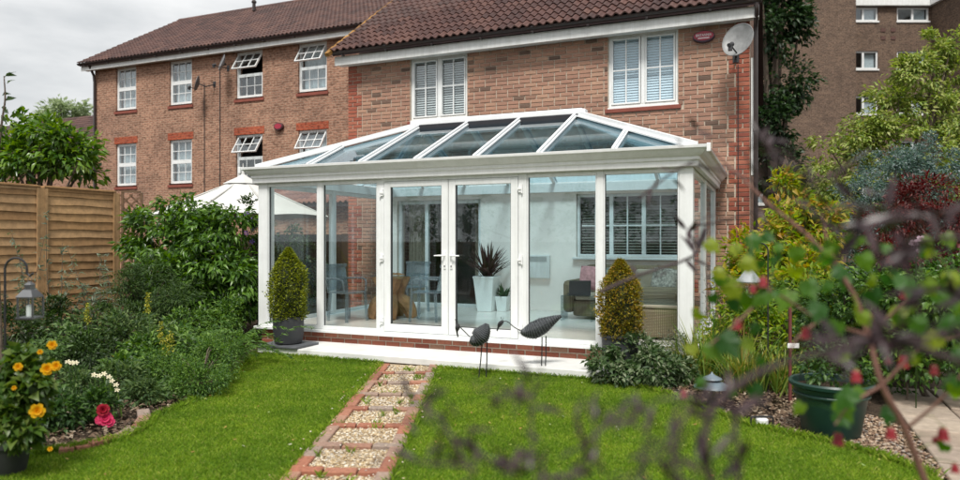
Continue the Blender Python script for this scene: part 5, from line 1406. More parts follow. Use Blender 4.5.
G_LAUREL = leafmat('laurel_leaf', [(0.018, 0.05, 0.008), (0.045, 0.105, 0.014), (0.085, 0.18, 0.022), (0.15, 0.27, 0.04)], rough=0.32)
G_DARK = leafmat('dark_leaf', [(0.010, 0.026, 0.006), (0.024, 0.052, 0.010), (0.05, 0.095, 0.018)], rough=0.4)
G_CONIF = leafmat('conifer_leaf', [(0.013, 0.034, 0.008), (0.034, 0.075, 0.013), (0.075, 0.13, 0.022)], rough=0.55, trans=0.2)
G_GREY = leafmat('greygreen_leaf', [(0.02, 0.048, 0.012), (0.06, 0.115, 0.03), (0.16, 0.23, 0.075)], rough=0.6)
G_HEBE = leafmat('hebe_leaf', [(0.025, 0.07, 0.013), (0.08, 0.17, 0.028), (0.18, 0.30, 0.055)], rough=0.45)
G_MID = leafmat('mid_leaf', [(0.02, 0.055, 0.014), (0.045, 0.10, 0.022), (0.08, 0.16, 0.03)], rough=0.45)
G_LIME = leafmat('lime_leaf', [(0.09, 0.15, 0.03), (0.19, 0.28, 0.045), (0.30, 0.37, 0.08), (0.40, 0.42, 0.16)], rough=0.5)
G_YEL = leafmat('yellow_leaf', [(0.12, 0.24, 0.014), (0.22, 0.35, 0.018), (0.30, 0.33, 0.02), (0.42, 0.34, 0.03), (0.42, 0.25, 0.08)], rough=0.5, trans=0.45)
G_BLUE = leafmat('bluegreen_leaf', [(0.04, 0.085, 0.065), (0.075, 0.14, 0.11), (0.13, 0.20, 0.16), (0.26, 0.30, 0.32)], rough=0.55)
G_RED = leafmat('maroon_leaf', [(0.035, 0.008, 0.008), (0.08, 0.012, 0.010), (0.15, 0.02, 0.014), (0.05, 0.02, 0.018)], rough=0.45)
G_OAK = leafmat('oak_leaf', [(0.010, 0.026, 0.010), (0.022, 0.050, 0.016), (0.04, 0.08, 0.024)], rough=0.45)
G_BOX = leafmat('box_leaf', [(0.05, 0.075, 0.008), (0.13, 0.17, 0.014), (0.24, 0.28, 0.024), (0.36, 0.38, 0.04)], rough=0.4)
G_GOLD = leafmat('gold_conifer_leaf', [(0.08, 0.085, 0.010), (0.19, 0.18, 0.015), (0.34, 0.28, 0.025), (0.32, 0.17, 0.03)], rough=0.5)
G_VAR = leafmat('variegated_leaf', [(0.025, 0.06, 0.015), (0.05, 0.10, 0.03), (0.10, 0.15, 0.06), (0.24, 0.28, 0.17)], rough=0.5)

# --- left: laurel, climber, yew, hebe and the mixed bed
plant('laurel_shrub', 'large glossy laurel shrub between the board fence and the conservatory', 'shrub',
      [Bl(172, 245, 11.3, 40, 42), Bl(215, 238, 11.2, 38, 38), Bl(205, 285, 10.8, 50, 42), Bl(148, 235, 11.6, 24, 30), Bl(233, 285, 10.6, 26, 46), Bl(165, 290, 10.6, 35, 35), Bl(140, 222, 11.8, 16, 18), Bl(190, 215, 11.4, 34, 16), Bl(235, 225, 11.2, 24, 24)], 11500, 0.15, 0.055, G_LAUREL, nc=170, cr=0.22, stem=0.05, droop=0.7, k=18)
_, C, rng = plant('clematis_climber', 'dark climber with small purple flowers against the conservatory side', 'climber', [Bl(252, 238, 11.9, 15, 42), Bl(248, 290, 11.4, 16, 40), Bl(282, 255, 12.4, 26, 42), Bl(305, 265, 12.8, 22, 40)], 4200, 0.085, 0.045, G_DARK, nc=70, cr=0.16, stem=0.02)
cl = _
PURP = mat('purple_petal', (0.12, 0.05, 0.28), 0.6, var=0.3)
def petals(root, c, r, npet, mt, name='flower', tilt=0.35, up=(0, 0, 1), wid=0.5, rows=1, rng=random):
    """one open flower: petals round a centre"""
    q = Vector(up).normalized().to_track_quat('Z', 'Y').to_matrix(); mb = MB()
    for row in range(rows):
        rr_ = r*(1-0.28*row); tl = tilt + 0.38*row
        for k in range(npet):
            a = 2*math.pi*(k+0.5*row)/npet + rng.uniform(-.15, .15); u = Vector((math.cos(a), math.sin(a), 0)); s_ = Vector((-u.y, u.x, 0)); z = Vector((0, 0, 1))
            def pt(t, w): return Vector(c) + q @ (u*(t*rr_*math.cos(tl)) + z*(t*rr_*math.sin(tl) - 0.25*rr_*t*t*(1-tl) + 0.12*rr_*w*w*4) + s_*(w*rr_))
            v = [pt(0.05, 0), pt(0.55, -wid/2), pt(0.6, 0), pt(0.55, wid/2), pt(0.95, -wid*.3), pt(1.0, 0), pt(0.95, wid*.3)]
            mb.add(v, [(0, 2, 1), (0, 3, 2), (1, 2, 5, 4), (2, 3, 6, 5)])
    me = bpy.data.meshes.new(name); me.from_pydata(mb.v, [], mb.f); me.update()
    return link(name, me, mt, root)
pr = random.Random(4)
CAMV = Vector((0, 0, EYE))
for k in range(12):
    c = at(pr.uniform(243, 258), pr.uniform(205, 290), 11.35); petals(cl, c, 0.05, 5, PURP, up=(CAMV-c)+Vector((0, 0, 4)), rng=pr)
plant('yew_bush', 'dark feathery yew bush in front of the board fence', 'shrub', [Bl(150, 285, 9.9, 30, 28), Bl(122, 298, 9.6, 22, 30), Bl(175, 305, 9.6, 28, 25), Bl(140, 315, 9.3, 30, 20)], 12000, 0.075, 0.012, G_CONIF, nc=120, cr=0.17, stem=0.04, droop=0.25, flat=0.45)
SEED[0] += 1
jr = thing('juniper', 'spreading juniper with arching feathery fronds over the step end', 'shrub', Bl(228, 330, 8.9, 10, 10)[:2] + (0,))
rng = np.random.default_rng(77); Vs, Fs, nn = [], [], 0
for k in range(46):
    b = Vector(at(226+rng.normal(0, 12), 345, 8.5+rng.normal(0, .25))); b.z = 0.08; a = rng.uniform(0, 6.28); L = rng.uniform(0.5, 1.0); ris = rng.uniform(0.4, 0.85)
    t = rng.uniform(0.05, 1, 95); u = np.array([math.cos(a), math.sin(a), 0]); P = np.array(b) + u*(L*t*0.9)[:, None]; P[:, 2] += L*(ris*t*1.7 - 0.75*t*t); s_ = np.array([-u[1], u[0], 0])*rng.choice([-1, 1], 95)[:, None]
    ax = s_*0.9 + u*0.8 + rng.normal(0, .15, (95, 3)); V, Fc = leaf_arrays(P, ax, 0.085, 0.012, rng); Vs.append(V); Fs.append(Fc+nn); nn += len(V)
link('foliage', np_mesh('foliage', np.vstack(Vs), np.vstack(Fs)), G_HEBE, jr)
plant('hebe_bush', 'rounded small-leaved hebe bush bulging over the lawn edge', 'shrub', [Bl(195, 383, 6.9, 36, 24), Bl(165, 372, 7.1, 26, 26), Bl(215, 362, 7.4, 24, 22), Bl(232, 350, 8.0, 14, 16)], 11000, 0.042, 0.014, G_HEBE, nc=130, cr=0.10, stem=0.015, flat=1.0)
plant('grey_leaved_shrub', 'grey-green leafy shrub below the fence next to the yew', 'shrub', [Bl(128, 340, 8.3, 32, 26), Bl(95, 330, 8.6, 28, 24), Bl(160, 345, 8.0, 22, 20)], 5200, 0.075, 0.030, G_GREY, nc=90, cr=0.14, stem=0.02)
plant('bed_shrub', 'dark green shrub filling the bed under the board fence', 'shrub', [Bl(55, 325, 8.6, 32, 30), Bl(20, 335, 7.8, 28, 36), Bl(88, 355, 7.6, 30, 24)], 6500, 0.065, 0.024, G_DARK, nc=100, cr=0.15, stem=0.02)
plant('bed_shrub', 'low mid green perennial with cut leaves behind the cream flowers', 'perennial', [Bl(120, 385, 6.9, 28, 20), Bl(75, 385, 6.4, 24, 20), Bl(145, 395, 6.6, 18, 16)], 4600, 0.07, 0.020, G_GREY, nc=80, cr=0.12, stem=0.0)
plant('bed_shrub', 'leafy green perennial on the bare soil near the edging', 'perennial', [Bl(60, 412, 5.7, 26, 16), Bl(95, 405, 6.0, 18, 14), Bl(35, 395, 5.8, 20, 20)], 2400, 0.065, 0.030, G_MID, nc=50, cr=0.09, stem=0.0)
plant('bed_shrub', 'bright leafy perennial at the foot of the laurel', 'perennial', [Bl(200, 325, 9.6, 28, 20), Bl(180, 330, 9.0, 25, 18), Bl(225, 318, 9.9, 22, 20)], 3600, 0.065, 0.028, G_HEBE, nc=70, cr=0.13, stem=0.0)
plant('bed_shrub', 'bright broad-leaved perennial between the yew and the hebe', 'perennial', [Bl(150, 355, 7.7, 26, 18), Bl(185, 350, 7.9, 22, 16), Bl(120, 368, 7.3, 18, 16)], 1500, 0.10, 0.045, G_HEBE, nc=40, cr=0.12, stem=0.0)
plant('bed_shrub', 'pale green leafy perennial under the fence posts', 'perennial', [Bl(70, 345, 7.9, 24, 18), Bl(45, 360, 7.2, 20, 18)], 1300, 0.085, 0.04, leafmat('pale_mid_leaf', [(0.05, 0.11, 0.03), (0.11, 0.19, 0.06), (0.18, 0.27, 0.10)]), nc=36, cr=0.11, stem=0.0)
# silvery buddleia sprays in front of the fence
bu = thing('buddleia', 'thin silvery leaved shoots standing in front of the fence boards', 'shrub', at(60, 300, 9.0)*1.0); bu.location.z = 0
rng = np.random.default_rng(5); Vs, Fs, nn = [], [], 0; st = MB()
for k in range(20):
    top = at(rng.uniform(-6, 108), rng.uniform(215, 300), rng.uniform(8.6, 9.4)); b = Vector((top.x + rng.normal(0, .2), top.y + rng.normal(0, .2), 0)); mid = (b+top)/2 + Vector((rng.normal(0, .12), rng.normal(0, .12), 0))
    p = smooth_path([b, mid, top], 6); st.tube(p, [0.007*(1-0.06*i) for i in range(len(p))], 4)
    t = rng.integers(4, len(p), 46); P = np.array([p[i] for i in t]) + rng.normal(0, 0.02, (46, 3)); ax = rng.normal(0, 1, (46, 3)); ax[:, 2] = ax[:, 2]*0.5+0.2
    V, Fc = leaf_arrays(P, ax, 0.10, 0.022, rng); Vs.append(V); Fs.append(Fc+nn); nn += len(V)
link('foliage', np_mesh('foliage', np.vstack(Vs), np.vstack(Fs)), leafmat('silver_leaf', [(0.10, 0.14, 0.09), (0.18, 0.22, 0.16), (0.08, 0.13, 0.05)], rough=0.6), bu); st.build('stem', BARK, bu)
# yellow flower spikes
def spikes(spots, d, mt, hgt, group=None):
    for (px, py, label) in spots:
        c = at(px, py, d); r = thing('flower_spike', label, 'flower', (c.x, c.y, 0), group=group)
        MB().tube([(c.x+0.03, c.y+0.05, 0), (c.x, c.y, c.z), (c.x, c.y, c.z+hgt*0.5)], 0.005, 5).build('stem', G_HEBE, r)
        rng = np.random.default_rng(int(px*7+py)); n = 90; t = rng.uniform(-0.5, 0.5, n); P = np.stack([c.x+rng.normal(0, .018, n)*(0.7-t), c.y+rng.normal(0, .018, n)*(0.7-t), c.z+t*hgt], -1)
        V, Fc = leaf_arrays(P, rng.normal(0, 1, (n, 3)), 0.028, 0.018, rng); o = link('blossom', np_mesh('blossom', V, Fc), mt, r)
YF = leafmat('pale_yellow_petal', [(0.30, 0.30, 0.03), (0.45, 0.42, 0.06), (0.30, 0.34, 0.05)], rough=0.6)
spikes([(115, 365, 'broad pale yellow flower spike just above the cream flowers'), (148, 303, 'tallest yellow flower spike, standing out against the yew'), (161, 332, 'yellow flower spike in front of the grey leaved shrub, upper of a close trio'),
        (168, 345, 'pale yellow flower spike in a close trio above the hebe'), (87, 314, 'lone yellow flower spike in front of the fence boards'), (164, 350, 'lowest yellow flower spike of the trio, touching the hebe'), (171, 341, 'yellow flower spike of the trio on the laurel side')], 7.5, YF, 0.22, 'yellow flower spikes in the left bed')
CRM = mat('cream_petal', (0.62, 0.57, 0.40), 0.6, var=0.15)
cf = thing('cream_flowers', 'loose cluster of cream flowers beside the rose', 'flower', at(106, 378, 6.0)*1.0); cf.location.z = 0
m = MB()
for px, py in ((94, 375), (99, 376), (104, 374), (109, 377), (112, 381), (116, 385), (117, 390), (72, 363), (68, 362), (76, 363)):
    c = at(px, py, 6.0); petals(cf, c, 0.026, 5, CRM, up=(CAMV-c)+Vector((0, 0, 5)), rows=2, rng=pr); m.tube([c, (c.x+0.02, c.y+0.04, 0)], 0.003, 4)
m.build('stem', G_HEBE, cf)
ROSE = leafmat('deep_red_petal', [(0.22, 0.004, 0.012), (0.34, 0.01, 0.03)], rough=0.6, trans=0.3, spec=0.2); PINK = leafmat('hot_pink_petal', [(0.50, 0.02, 0.09), (0.66, 0.06, 0.16)], rough=0.6, trans=0.3, spec=0.2)
ro = thing('rose_bush', 'small rose with one deep red and one pink bloom', 'rose', at(102, 415, 5.9)*1.0); ro.location.z = 0
for (px, py, r_, mt) in ((103, 410, 0.055, ROSE), (105, 419, 0.065, PINK), (109, 422, 0.05, PINK), (101, 420, 0.05, PINK)):
    c = at(px, py, 5.75); petals(ro, c, r_, 7, mt, up=(CAMV-c)+Vector((0, 0, 2)), rows=3, wid=0.9, rng=pr)
MB().tube([at(103, 412, 5.8), at(104, 425, 5.85), Vector((ro.location.x, ro.location.y, 0))], 0.005, 5).build('stem', G_HEBE, ro)
foliage(ro, 'foliage', [Bl(104, 420, 5.85, 12, 10)], 120, 0.045, 0.028, G_MID, np.random.default_rng(4), nc=14, cr=0.05)
# yellow begonia in a dark pot
d0 = 4.6; pb = at(8, 470, d0)
bg_ = thing('begonia_pot', 'yellow flowering begonia in a dark round pot in the left bed', 'potted plant', (pb.x, pb.y, 0))
zt = at(18, 440, d0).z
MB().lathe([(0.10, 0), (0.105, 0.01), (0.135, zt-0.03), (0.145, zt-0.03), (0.145, zt), (0.13, zt), (0.125, zt-0.04), (0.01, zt-0.04)], (pb.x, pb.y, 0), 22).build('pot', BLACKP, bg_, smooth=True)
foliage(bg_, 'foliage', [Bl(18, 385, d0, 26, 34), Bl(8, 360, d0, 18, 22), Bl(32, 368, d0, 18, 22), Bl(30, 405, d0, 16, 18), Bl(14, 425, d0-.12, 20, 22)], 1700, 0.085, 0.062, leafmat('begonia_leaf', [(0.03, 0.075, 0.012), (0.07, 0.13, 0.02), (0.12, 0.17, 0.03)], rough=0.4), np.random.default_rng(9), nc=45, cr=0.07)
YEL = leafmat('golden_petal', [(0.62, 0.30, 0.004), (0.72, 0.42, 0.01), (0.66, 0.36, 0.006)], rough=0.6, trans=0.4, spec=0.2)
for (px, py, r_) in ((52, 345, .038), (47, 369, .05), (56, 366, .04), (37, 411, .06), (18, 367, .035), (14, 388, .02), (50, 449, .02), (40, 352, .022)):
    c = at(px, py, d0-0.17); petals(bg_, c, r_*0.85, 6, YEL, up=(CAMV-c)*0.6+Vector((0.3, 0, .3)), rows=3, wid=0.85, rng=pr)
# --- behind the fence: broad-leaved tree, far trees
plant('fig_tree', 'broad-leaved small tree leaning over the fence top', 'tree', [Bl(30, 158, 14.2, 42, 24), Bl(70, 150, 14.0, 28, 26), Bl(10, 140, 14.5, 25, 26), Bl(85, 165, 14.3, 18, 16), Bl(45, 132, 14.2, 26, 14)], 3000, 0.21, 0.085,
      leafmat('fig_leaf', [(0.025, 0.07, 0.010), (0.06, 0.14, 0.016), (0.12, 0.23, 0.025), (0.19, 0.29, 0.04)], rough=0.3, spec=0.5), nc=80, cr=0.26, stem=0.09, crown='crown', trunk='trunk', base=tuple(at(38, 200, 14.3)), k=14, droop=0.1)
plant('far_tree', 'pale airy tree showing above the bungalow roof', 'tree', [Bl(58, 113, 48, 16, 11), Bl(74, 112, 48, 12, 9), Bl(44, 120, 48, 12, 8)], 1300, 0.40, 0.18, leafmat('pale_leaf', [(0.18, 0.25, 0.12), (0.26, 0.33, 0.18), (0.34, 0.40, 0.25)], trans=0.5), nc=60, cr=0.55, stem=0.25, crown='crown', trunk='trunk', k=10)
sh = thing('young_shoot', 'single tall leafy shoot rising against the sky by the fence', 'shrub', at(4, 240, 6.0)*1.0); sh.location.z = 0
p = smooth_path([Vector((sh.location.x, sh.location.y, 0)), at(-4, 200, 6.0), at(1, 130, 6.0), at(5, 100, 6.0), at(4, 76, 6.0)], 6); MB().tube(p, [0.016*(1-0.03*i) for i in range(len(p))], 5).build('stem', BARK, sh)
rng = np.random.default_rng(31); q = [at(px, py, 6.0) for px, py in ((4, 78), (6, 76), (7, 84), (2, 96), (5, 101), (3, 106), (6, 110), (1, 115), (-3, 121), (9, 118), (4, 125), (0, 132))]
V, Fc = leaf_arrays(np.array(q), rng.normal(0, 1, (len(q), 3)) + np.array([0.8, .3, .2]), 0.11, 0.045, rng); link('foliage', np_mesh('foliage', V, Fc), G_DARK, sh)

# --- right hand side
plant('oak_tree', 'dark dense evergreen tree between the house corner and the apartments', 'tree', [Bl(765, 25, 26, 34, 40), Bl(783, 85, 26, 28, 28), Bl(768, 125, 26, 32, 36), Bl(775, 170, 26, 32, 34), Bl(790, 20, 26, 18, 22), Bl(760, -30, 26, 40, 40)], 11000, 0.24, 0.13, G_OAK, nc=150, cr=0.55, stem=0.25, crown='crown', trunk='trunk', base=tuple(at(772, 240, 26)), k=18)
plant('maple_tree', 'light green variegated maple rising in front of the apartment block', 'tree', [Bl(925, 68, 15, 26, 34), Bl(895, 108, 15, 34, 30), Bl(940, 118, 15, 40, 44), Bl(860, 150, 15, 48, 32), Bl(905, 165, 14.6, 50, 32), Bl(826, 182, 14.4, 26, 30), Bl(960, 170, 14.6, 40, 50), Bl(840, 195, 14.2, 40, 40), Bl(955, 75, 15, 26, 30), Bl(880, 130, 14.8, 40, 30), Bl(905, 75, 15, 22, 24), Bl(945, 48, 15, 22, 20)], 15500, 0.13, 0.052, G_LIME, nc=210, cr=0.25, inner=0.15, stem=0.10, crown='crown', trunk='trunk', base=tuple(at(905, 240, 15)), k=24, droop=0.35)
plant('ceanothus', 'blue-green small-leaved shrub with pale blue bloom below the maple', 'shrub', [Bl(893, 172, 10.8, 40, 30), Bl(935, 165, 10.8, 34, 32), Bl(862, 205, 10.4, 34, 34), Bl(905, 215, 10.2, 46, 40), Bl(845, 245, 10.0, 30, 40)], 14000, 0.055, 0.026, G_BLUE, nc=170, cr=0.16, stem=0.05, k=16)
plant('red_acer', 'deep maroon japanese maple in the right border', 'tree', [Bl(925, 200, 7.6, 34, 24), Bl(895, 222, 7.4, 34, 18), Bl(945, 232, 7.2, 34, 30), Bl(905, 258, 7.2, 40, 22)], 6000, 0.075, 0.022, G_RED, nc=100, cr=0.14, stem=0.03, crown='crown', trunk='trunk', k=16, droop=0.4)
plant('golden_shrub', 'yellow-green shrub with golden tips beside the house corner', 'shrub', [Bl(770, 238, 9.3, 34, 38), Bl(742, 262, 8.9, 24, 26), Bl(795, 208, 9.6, 20, 22), Bl(812, 230, 9.4, 28, 36), Bl(778, 185, 9.7, 14, 14), Bl(760, 290, 8.6, 42, 34), Bl(805, 275, 8.6, 30, 34), Bl(830, 215, 9.4, 22, 30)], 4400, 0.135, 0.055, G_YEL, nc=120, cr=0.16, stem=0.02, k=40, inner=0.2)
plant('mixed_shrub', 'mid green border shrub behind the green pot', 'shrub', [Bl(850, 320, 7.4, 42, 48), Bl(820, 345, 7.3, 30, 34), Bl(880, 360, 7.2, 36, 30)], 5600, 0.065, 0.030, G_MID, nc=110, cr=0.15, stem=0.03)
plant('mixed_shrub', 'dense dark border shrub beneath the maroon maple', 'shrub', [Bl(930, 300, 6.8, 50, 44), Bl(955, 345, 6.4, 40, 46), Bl(900, 320, 7.6, 40, 44)], 7000, 0.07, 0.034, leafmat('rose_leaf', [(0.02, 0.055, 0.012), (0.06, 0.14, 0.022), (0.13, 0.25, 0.04)], rough=0.3), nc=120, cr=0.15, stem=0.03)
plant('mixed_shrub', 'airy lime border shrub behind the crook and strap leaves', 'shrub', [Bl(795, 305, 8.2, 36, 36), Bl(760, 325, 8.2, 34, 30), Bl(825, 290, 8.6, 30, 30)], 4200, 0.06, 0.028, G_HEBE, nc=90, cr=0.14, stem=0.02)
plant('background_hedge', 'tall dark hedge closing the garden behind the right border', 'hedge', [Bl(800, 240, 13.5, 40, 45), Bl(880, 250, 13, 60, 55), Bl(970, 245, 12.5, 60, 60), Bl(840, 290, 12, 60, 50), Bl(930, 310, 11, 70, 60), Bl(770, 280, 13, 30, 60), Bl(1080, 265, 12, 70, 70), Bl(1220, 270, 11.5, 80, 75), Bl(1020, 310, 10.5, 60, 60)], 16000, 0.10, 0.05, G_DARK, nc=220, cr=0.3, stem=0.05)
pf = thing('pink_flower', 'pale pink flower among dark leaves near the maroon maple', 'flower', at(916, 243, 6.3)*1.0); pf.location.z = 0
for px, py in ((914, 244), (921, 240), (917, 248)):
    c = at(px, py, 6.25); petals(pf, c, 0.045, 6, mat('pale_pink_petal', (0.62, 0.45, 0.55), 0.6), up=(CAMV-c)+Vector((0, 0, .5)), rows=2, wid=0.8, rng=pr)
MB().tube([at(916, 246, 6.3), Vector((pf.location.x, pf.location.y, 0))], 0.006, 5).build('stem', G_DARK, pf)
plant('mixed_shrub', 'bright yellow-green leafy shrub rising above the strap leaves', 'shrub', [Bl(750, 320, 7.9, 34, 34), Bl(790, 340, 7.6, 30, 32), Bl(815, 300, 7.8, 26, 34), Bl(722, 340, 8.0, 16, 24)], 2600, 0.10, 0.036, leafmat('fresh_leaf', [(0.06, 0.13, 0.012), (0.14, 0.25, 0.02), (0.26, 0.36, 0.035), (0.38, 0.38, 0.05)], trans=0.45), nc=90, cr=0.16, stem=0.01, k=20, inner=0.2)
plant('mixed_shrub', 'glossy bright green border shrub near the paving slabs', 'shrub', [Bl(905, 350, 6.6, 36, 30), Bl(945, 300, 6.2, 30, 36), Bl(880, 290, 7.0, 30, 34)], 2400, 0.085, 0.045, G_HEBE, nc=70, cr=0.15, stem=0.01, k=16, inner=0.2)
# strap-leaved clumps
STR = leafmat('daylily_leaf', [(0.06, 0.13, 0.02), (0.13, 0.23, 0.035), (0.22, 0.32, 0.06), (0.42, 0.34, 0.08), (0.17, 0.26, 0.06)], rough=0.45)
for i, (px, py, dd, n, L, lab) in enumerate(((706, 372, 7.75, 70, 0.80, 'clump of arching strap leaves at the conservatory corner'), (742, 392, 7.15, 80, 0.72, 'clump of strap leaves around the black crook'), (728, 360, 8.0, 70, 0.85, 'tall strap leaf clump behind the pagoda lamp'),
                               (782, 396, 7.0, 60, 0.62, 'short strap leaf clump beside the green pot'), (690, 380, 7.9, 50, 0.6, 'small strap leaf clump next to the variegated plant'))):
    b = at(px, py, dd); r = thing('daylily', lab, 'perennial', (b.x, b.y, 0)); strap_plant(r, int(n*1.8), L*1.2, 0.030, STR, (0, 0, 0), rise=(0.85, 1.5), droop=(0.1, 0.5), spread=0.08, seed=40+i)
plant('deadnettle', 'low variegated silver-green ground plant at the end of the step', 'perennial', [Bl(620, 370, 7.5, 32, 20), Bl(655, 370, 7.4, 32, 22), Bl(640, 356, 7.6, 36, 18), Bl(603, 366, 7.6, 18, 18), Bl(682, 372, 7.4, 16, 18)], 4600, 0.075, 0.036, G_VAR, nc=80, cr=0.10, stem=0.0)
plant('deadnettle', 'airy pale seed heads by the conservatory corner post', 'perennial', [Bl(672, 350, 8.0, 20, 20), Bl(655, 345, 8.0, 24, 10)], 1400, 0.04, 0.016, leafmat('pale_seed_leaf', [(0.12, 0.15, 0.09), (0.25, 0.26, 0.2), (0.08, 0.12, 0.05)]), nc=50, cr=0.10, stem=0.0)
wl_ = thing('wallflower_shoots', 'thin upright green shoots against the conservatory side', 'perennial', at(722, 330, 8.7)*1.0); wl_.location.z = 0
rng = np.random.default_rng(8); st = MB(); Vs, Fs, nn = [], [], 0
for k in range(16):
    top = at(rng.uniform(702, 740), rng.uniform(255, 310), rng.uniform(8.4, 9.0)); b = Vector((top.x+rng.normal(0, .08), top.y+rng.normal(0, .08), 0)); st.tube([b, (b+top)/2+Vector((rng.normal(0, .04), 0, 0)), top], [0.006, 0.005, 0.003], 4)
    t = rng.uniform(0.2, 1, 40)[:, None]; P = np.array(b)*(1-t)+np.array(top)*t; V, Fc = leaf_arrays(P, rng.normal(0, 1, (40, 3)), 0.06, 0.012, rng); Vs.append(V); Fs.append(Fc+nn); nn += len(V)
link('foliage', np_mesh('foliage', np.vstack(Vs), np.vstack(Fs)), G_MID, wl_); st.build('stem', BARK, wl_)
# pot planting
foliage(gp, 'foliage', [(gp.location.x, gp.location.y, 0.52, 0.26, 0.26, 0.14)], 420, 0.06, 0.03, G_MID, np.random.default_rng(2), nc=30, cr=0.08)

# --- clipped topiary: shell of small leaves on a cone-egg shape
def topiary(name, label, base, hz0, hz1, rad, mt, n, L, W, potprof, slab=None):
    r = thing(name, label, 'topiary', base)
    MB().lathe(potprof, base, 28).build('pot', POTD, r, smooth=True)
    rng = np.random.default_rng(int(n)); t = rng.uniform(0, 1, n); a = rng.uniform(0, 6.283, n)
    H_ = hz1-hz0
    def prof(t): return rad*np.sin(np.pi*np.clip(0.13+0.87*(1-t)**0.80*0.62+0.0, 0, 1))**1.1*np.minimum(1, ((1-t)*3.2))**0.55
    rr_ = prof(t)*rng.uniform(0.78, 1.0, n)*(1+0.08*np.sin(a*3+t*9)+0.07*np.sin(a*7-t*13)+0.05*np.sin(a*11+t*31))*(1+np.abs(rng.normal(0, .05, n)))
    P = np.stack([base[0]+rr_*np.cos(a), base[1]+rr_*np.sin(a), hz0+H_*t], -1); ax = np.stack([np.cos(a), np.sin(a), 0.7+rng.normal(0, .3, n)], -1)+rng.normal(0, .45, (n, 3))
    V, Fc = leaf_arrays(P, ax, L, W, rng); link('foliage', np_mesh('foliage', V, Fc), mt, r)
    core = MB(); tt = np.linspace(0, 0.97, 10); core.lathe([(float(prof(np.array([x]))[0])*0.74+0.002, hz0+H_*x) for x in tt], (base[0], base[1], 0), 14); core.build('inner_twigs', mat('dark_twig', (0.02, 0.028, 0.010), 0.95), r)  # dark solid core inside the leaf shell
    MB().tube([(base[0], base[1], base[2]+0.2), (base[0], base[1], hz0+0.3)], 0.02, 6).build('trunk', BARK, r)
b = onG(288.5, 343, 0.135)
MB().box(b.x-0.33, b.y-0.26, 0.102, b.x+0.33, b.y+0.24, 0.132).build('slate_slab', mat('slate', (0.09, 0.095, 0.105), 0.6, var=0.3, bump=0.3), None, bevel=0.006)
tag(bpy.data.objects['slate_slab'], 'dark slate slab under the clipped box pot', 'slab')
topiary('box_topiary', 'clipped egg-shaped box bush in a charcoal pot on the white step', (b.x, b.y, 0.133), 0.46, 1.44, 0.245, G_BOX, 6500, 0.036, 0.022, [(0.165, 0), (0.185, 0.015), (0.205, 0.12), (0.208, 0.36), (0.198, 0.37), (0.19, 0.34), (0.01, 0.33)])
b2 = at(620, 366, 7.9)
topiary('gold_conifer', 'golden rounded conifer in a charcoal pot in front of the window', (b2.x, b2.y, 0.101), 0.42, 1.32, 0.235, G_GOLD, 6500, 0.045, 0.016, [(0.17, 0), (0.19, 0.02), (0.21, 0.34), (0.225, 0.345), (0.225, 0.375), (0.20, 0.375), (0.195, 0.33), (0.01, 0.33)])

# --- unseen hedge added behind the viewer so the glass mirrors leaves, not sky
plant('rear_hedge', 'tall hedge out of view behind the viewer, added for the glass to mirror', 'hedge', [(-12+3*i, -7.5+0.5*math.sin(i*2.1), 1.9, 1.9, 1.0, 2.2+0.5*math.sin(i*1.7)) for i in range(9)], 9000, 0.22, 0.12, G_MID, nc=260, cr=0.5, stem=0.08)

# ================================================================ FOREGROUND PLANTS (close to the viewer, out of focus)
fr = random.Random(21)
def orient(o, p, axis, nrm):
    a = Vector(axis).normalized(); n = Vector(nrm); n = (n - a*n.dot(a)); n = n.normalized() if n.length > 1e-4 else a.orthogonal().normalized(); s = a.cross(n)
    o.matrix_basis = Matrix.Translation(p) @ Matrix((s, a, n)).transposed().to_4x4()
# abutilon: lobed leaves, hanging red lantern flowers
AB = [leafmat('abutilon_leaf', [(0.025, 0.085, 0.018), (0.05, 0.14, 0.02), (0.11, 0.22, 0.022), (0.26, 0.31, 0.03)], rough=0.45, trans=0.5, source='object')]
def lobed(s):
    out = [(0, 0.02), (-0.24, -0.10), (-0.42, 0.10), (-0.38, 0.32), (-0.40, 0.56), (-0.22, 0.64), (0, 1.0), (0.22, 0.64), (0.40, 0.56), (0.38, 0.32), (0.42, 0.10), (0.24, -0.10)]
    v = [(x*s, y*s, -0.6*s*(x*x) - 0.3*s*y*y + 0.05*s*math.sin(9*y+7*x)) for x, y in out] + [(0, 0.35*s, 0.02*s)]
    f = [(12, i, (i+1) % 12) for i in range(12)]
    me = bpy.data.meshes.new('abutilon_leaf'); me.from_pydata(v, [], f); me.update(); me.materials.append(AB[0]); return me
LM = [lobed(1.0)]
ab = thing('abutilon', 'abutilon with lime lobed leaves and hanging red lantern flowers, close up and blurred', 'shrub', (at(930, 480, 1.92).x, at(930, 480, 1.92).y, 0))
TWIG = mat('brown_twig', (0.16, 0.075, 0.055), 0.7, var=0.25, scale=30)
DS = [1.1]
def ad(px, py, d): return at(px, py, d*DS[0])
def branch(root, pts, r0, r1, mt, name='branch', n=6):
    p = smooth_path([ad(*q) for q in pts], n); k = len(p); MB().tube(p, [r0+(r1-r0)*i/(k-1) for i in range(k)], 6).build(name, mt, root, smooth=True); return p
gb = Vector((ab.location.x, ab.location.y, 0.0))
main = [(932, 500, 1.75), (905, 430, 1.75), (882, 385, 1.75), (868, 335, 1.78), (850, 288, 1.8), (812, 240, 1.85), (770, 205, 1.9), (735, 172, 1.95), (712, 150, 2.0)]
bp_ = branch(ab, main, 0.010, 0.0035, TWIG); MB().tube([gb, (gb+ad(932, 500, 1.75))/2+Vector((0.03, 0, 0)), ad(932, 500, 1.75)], [0.014, 0.011, 0.0085], 6).build('branch', TWIG, ab)
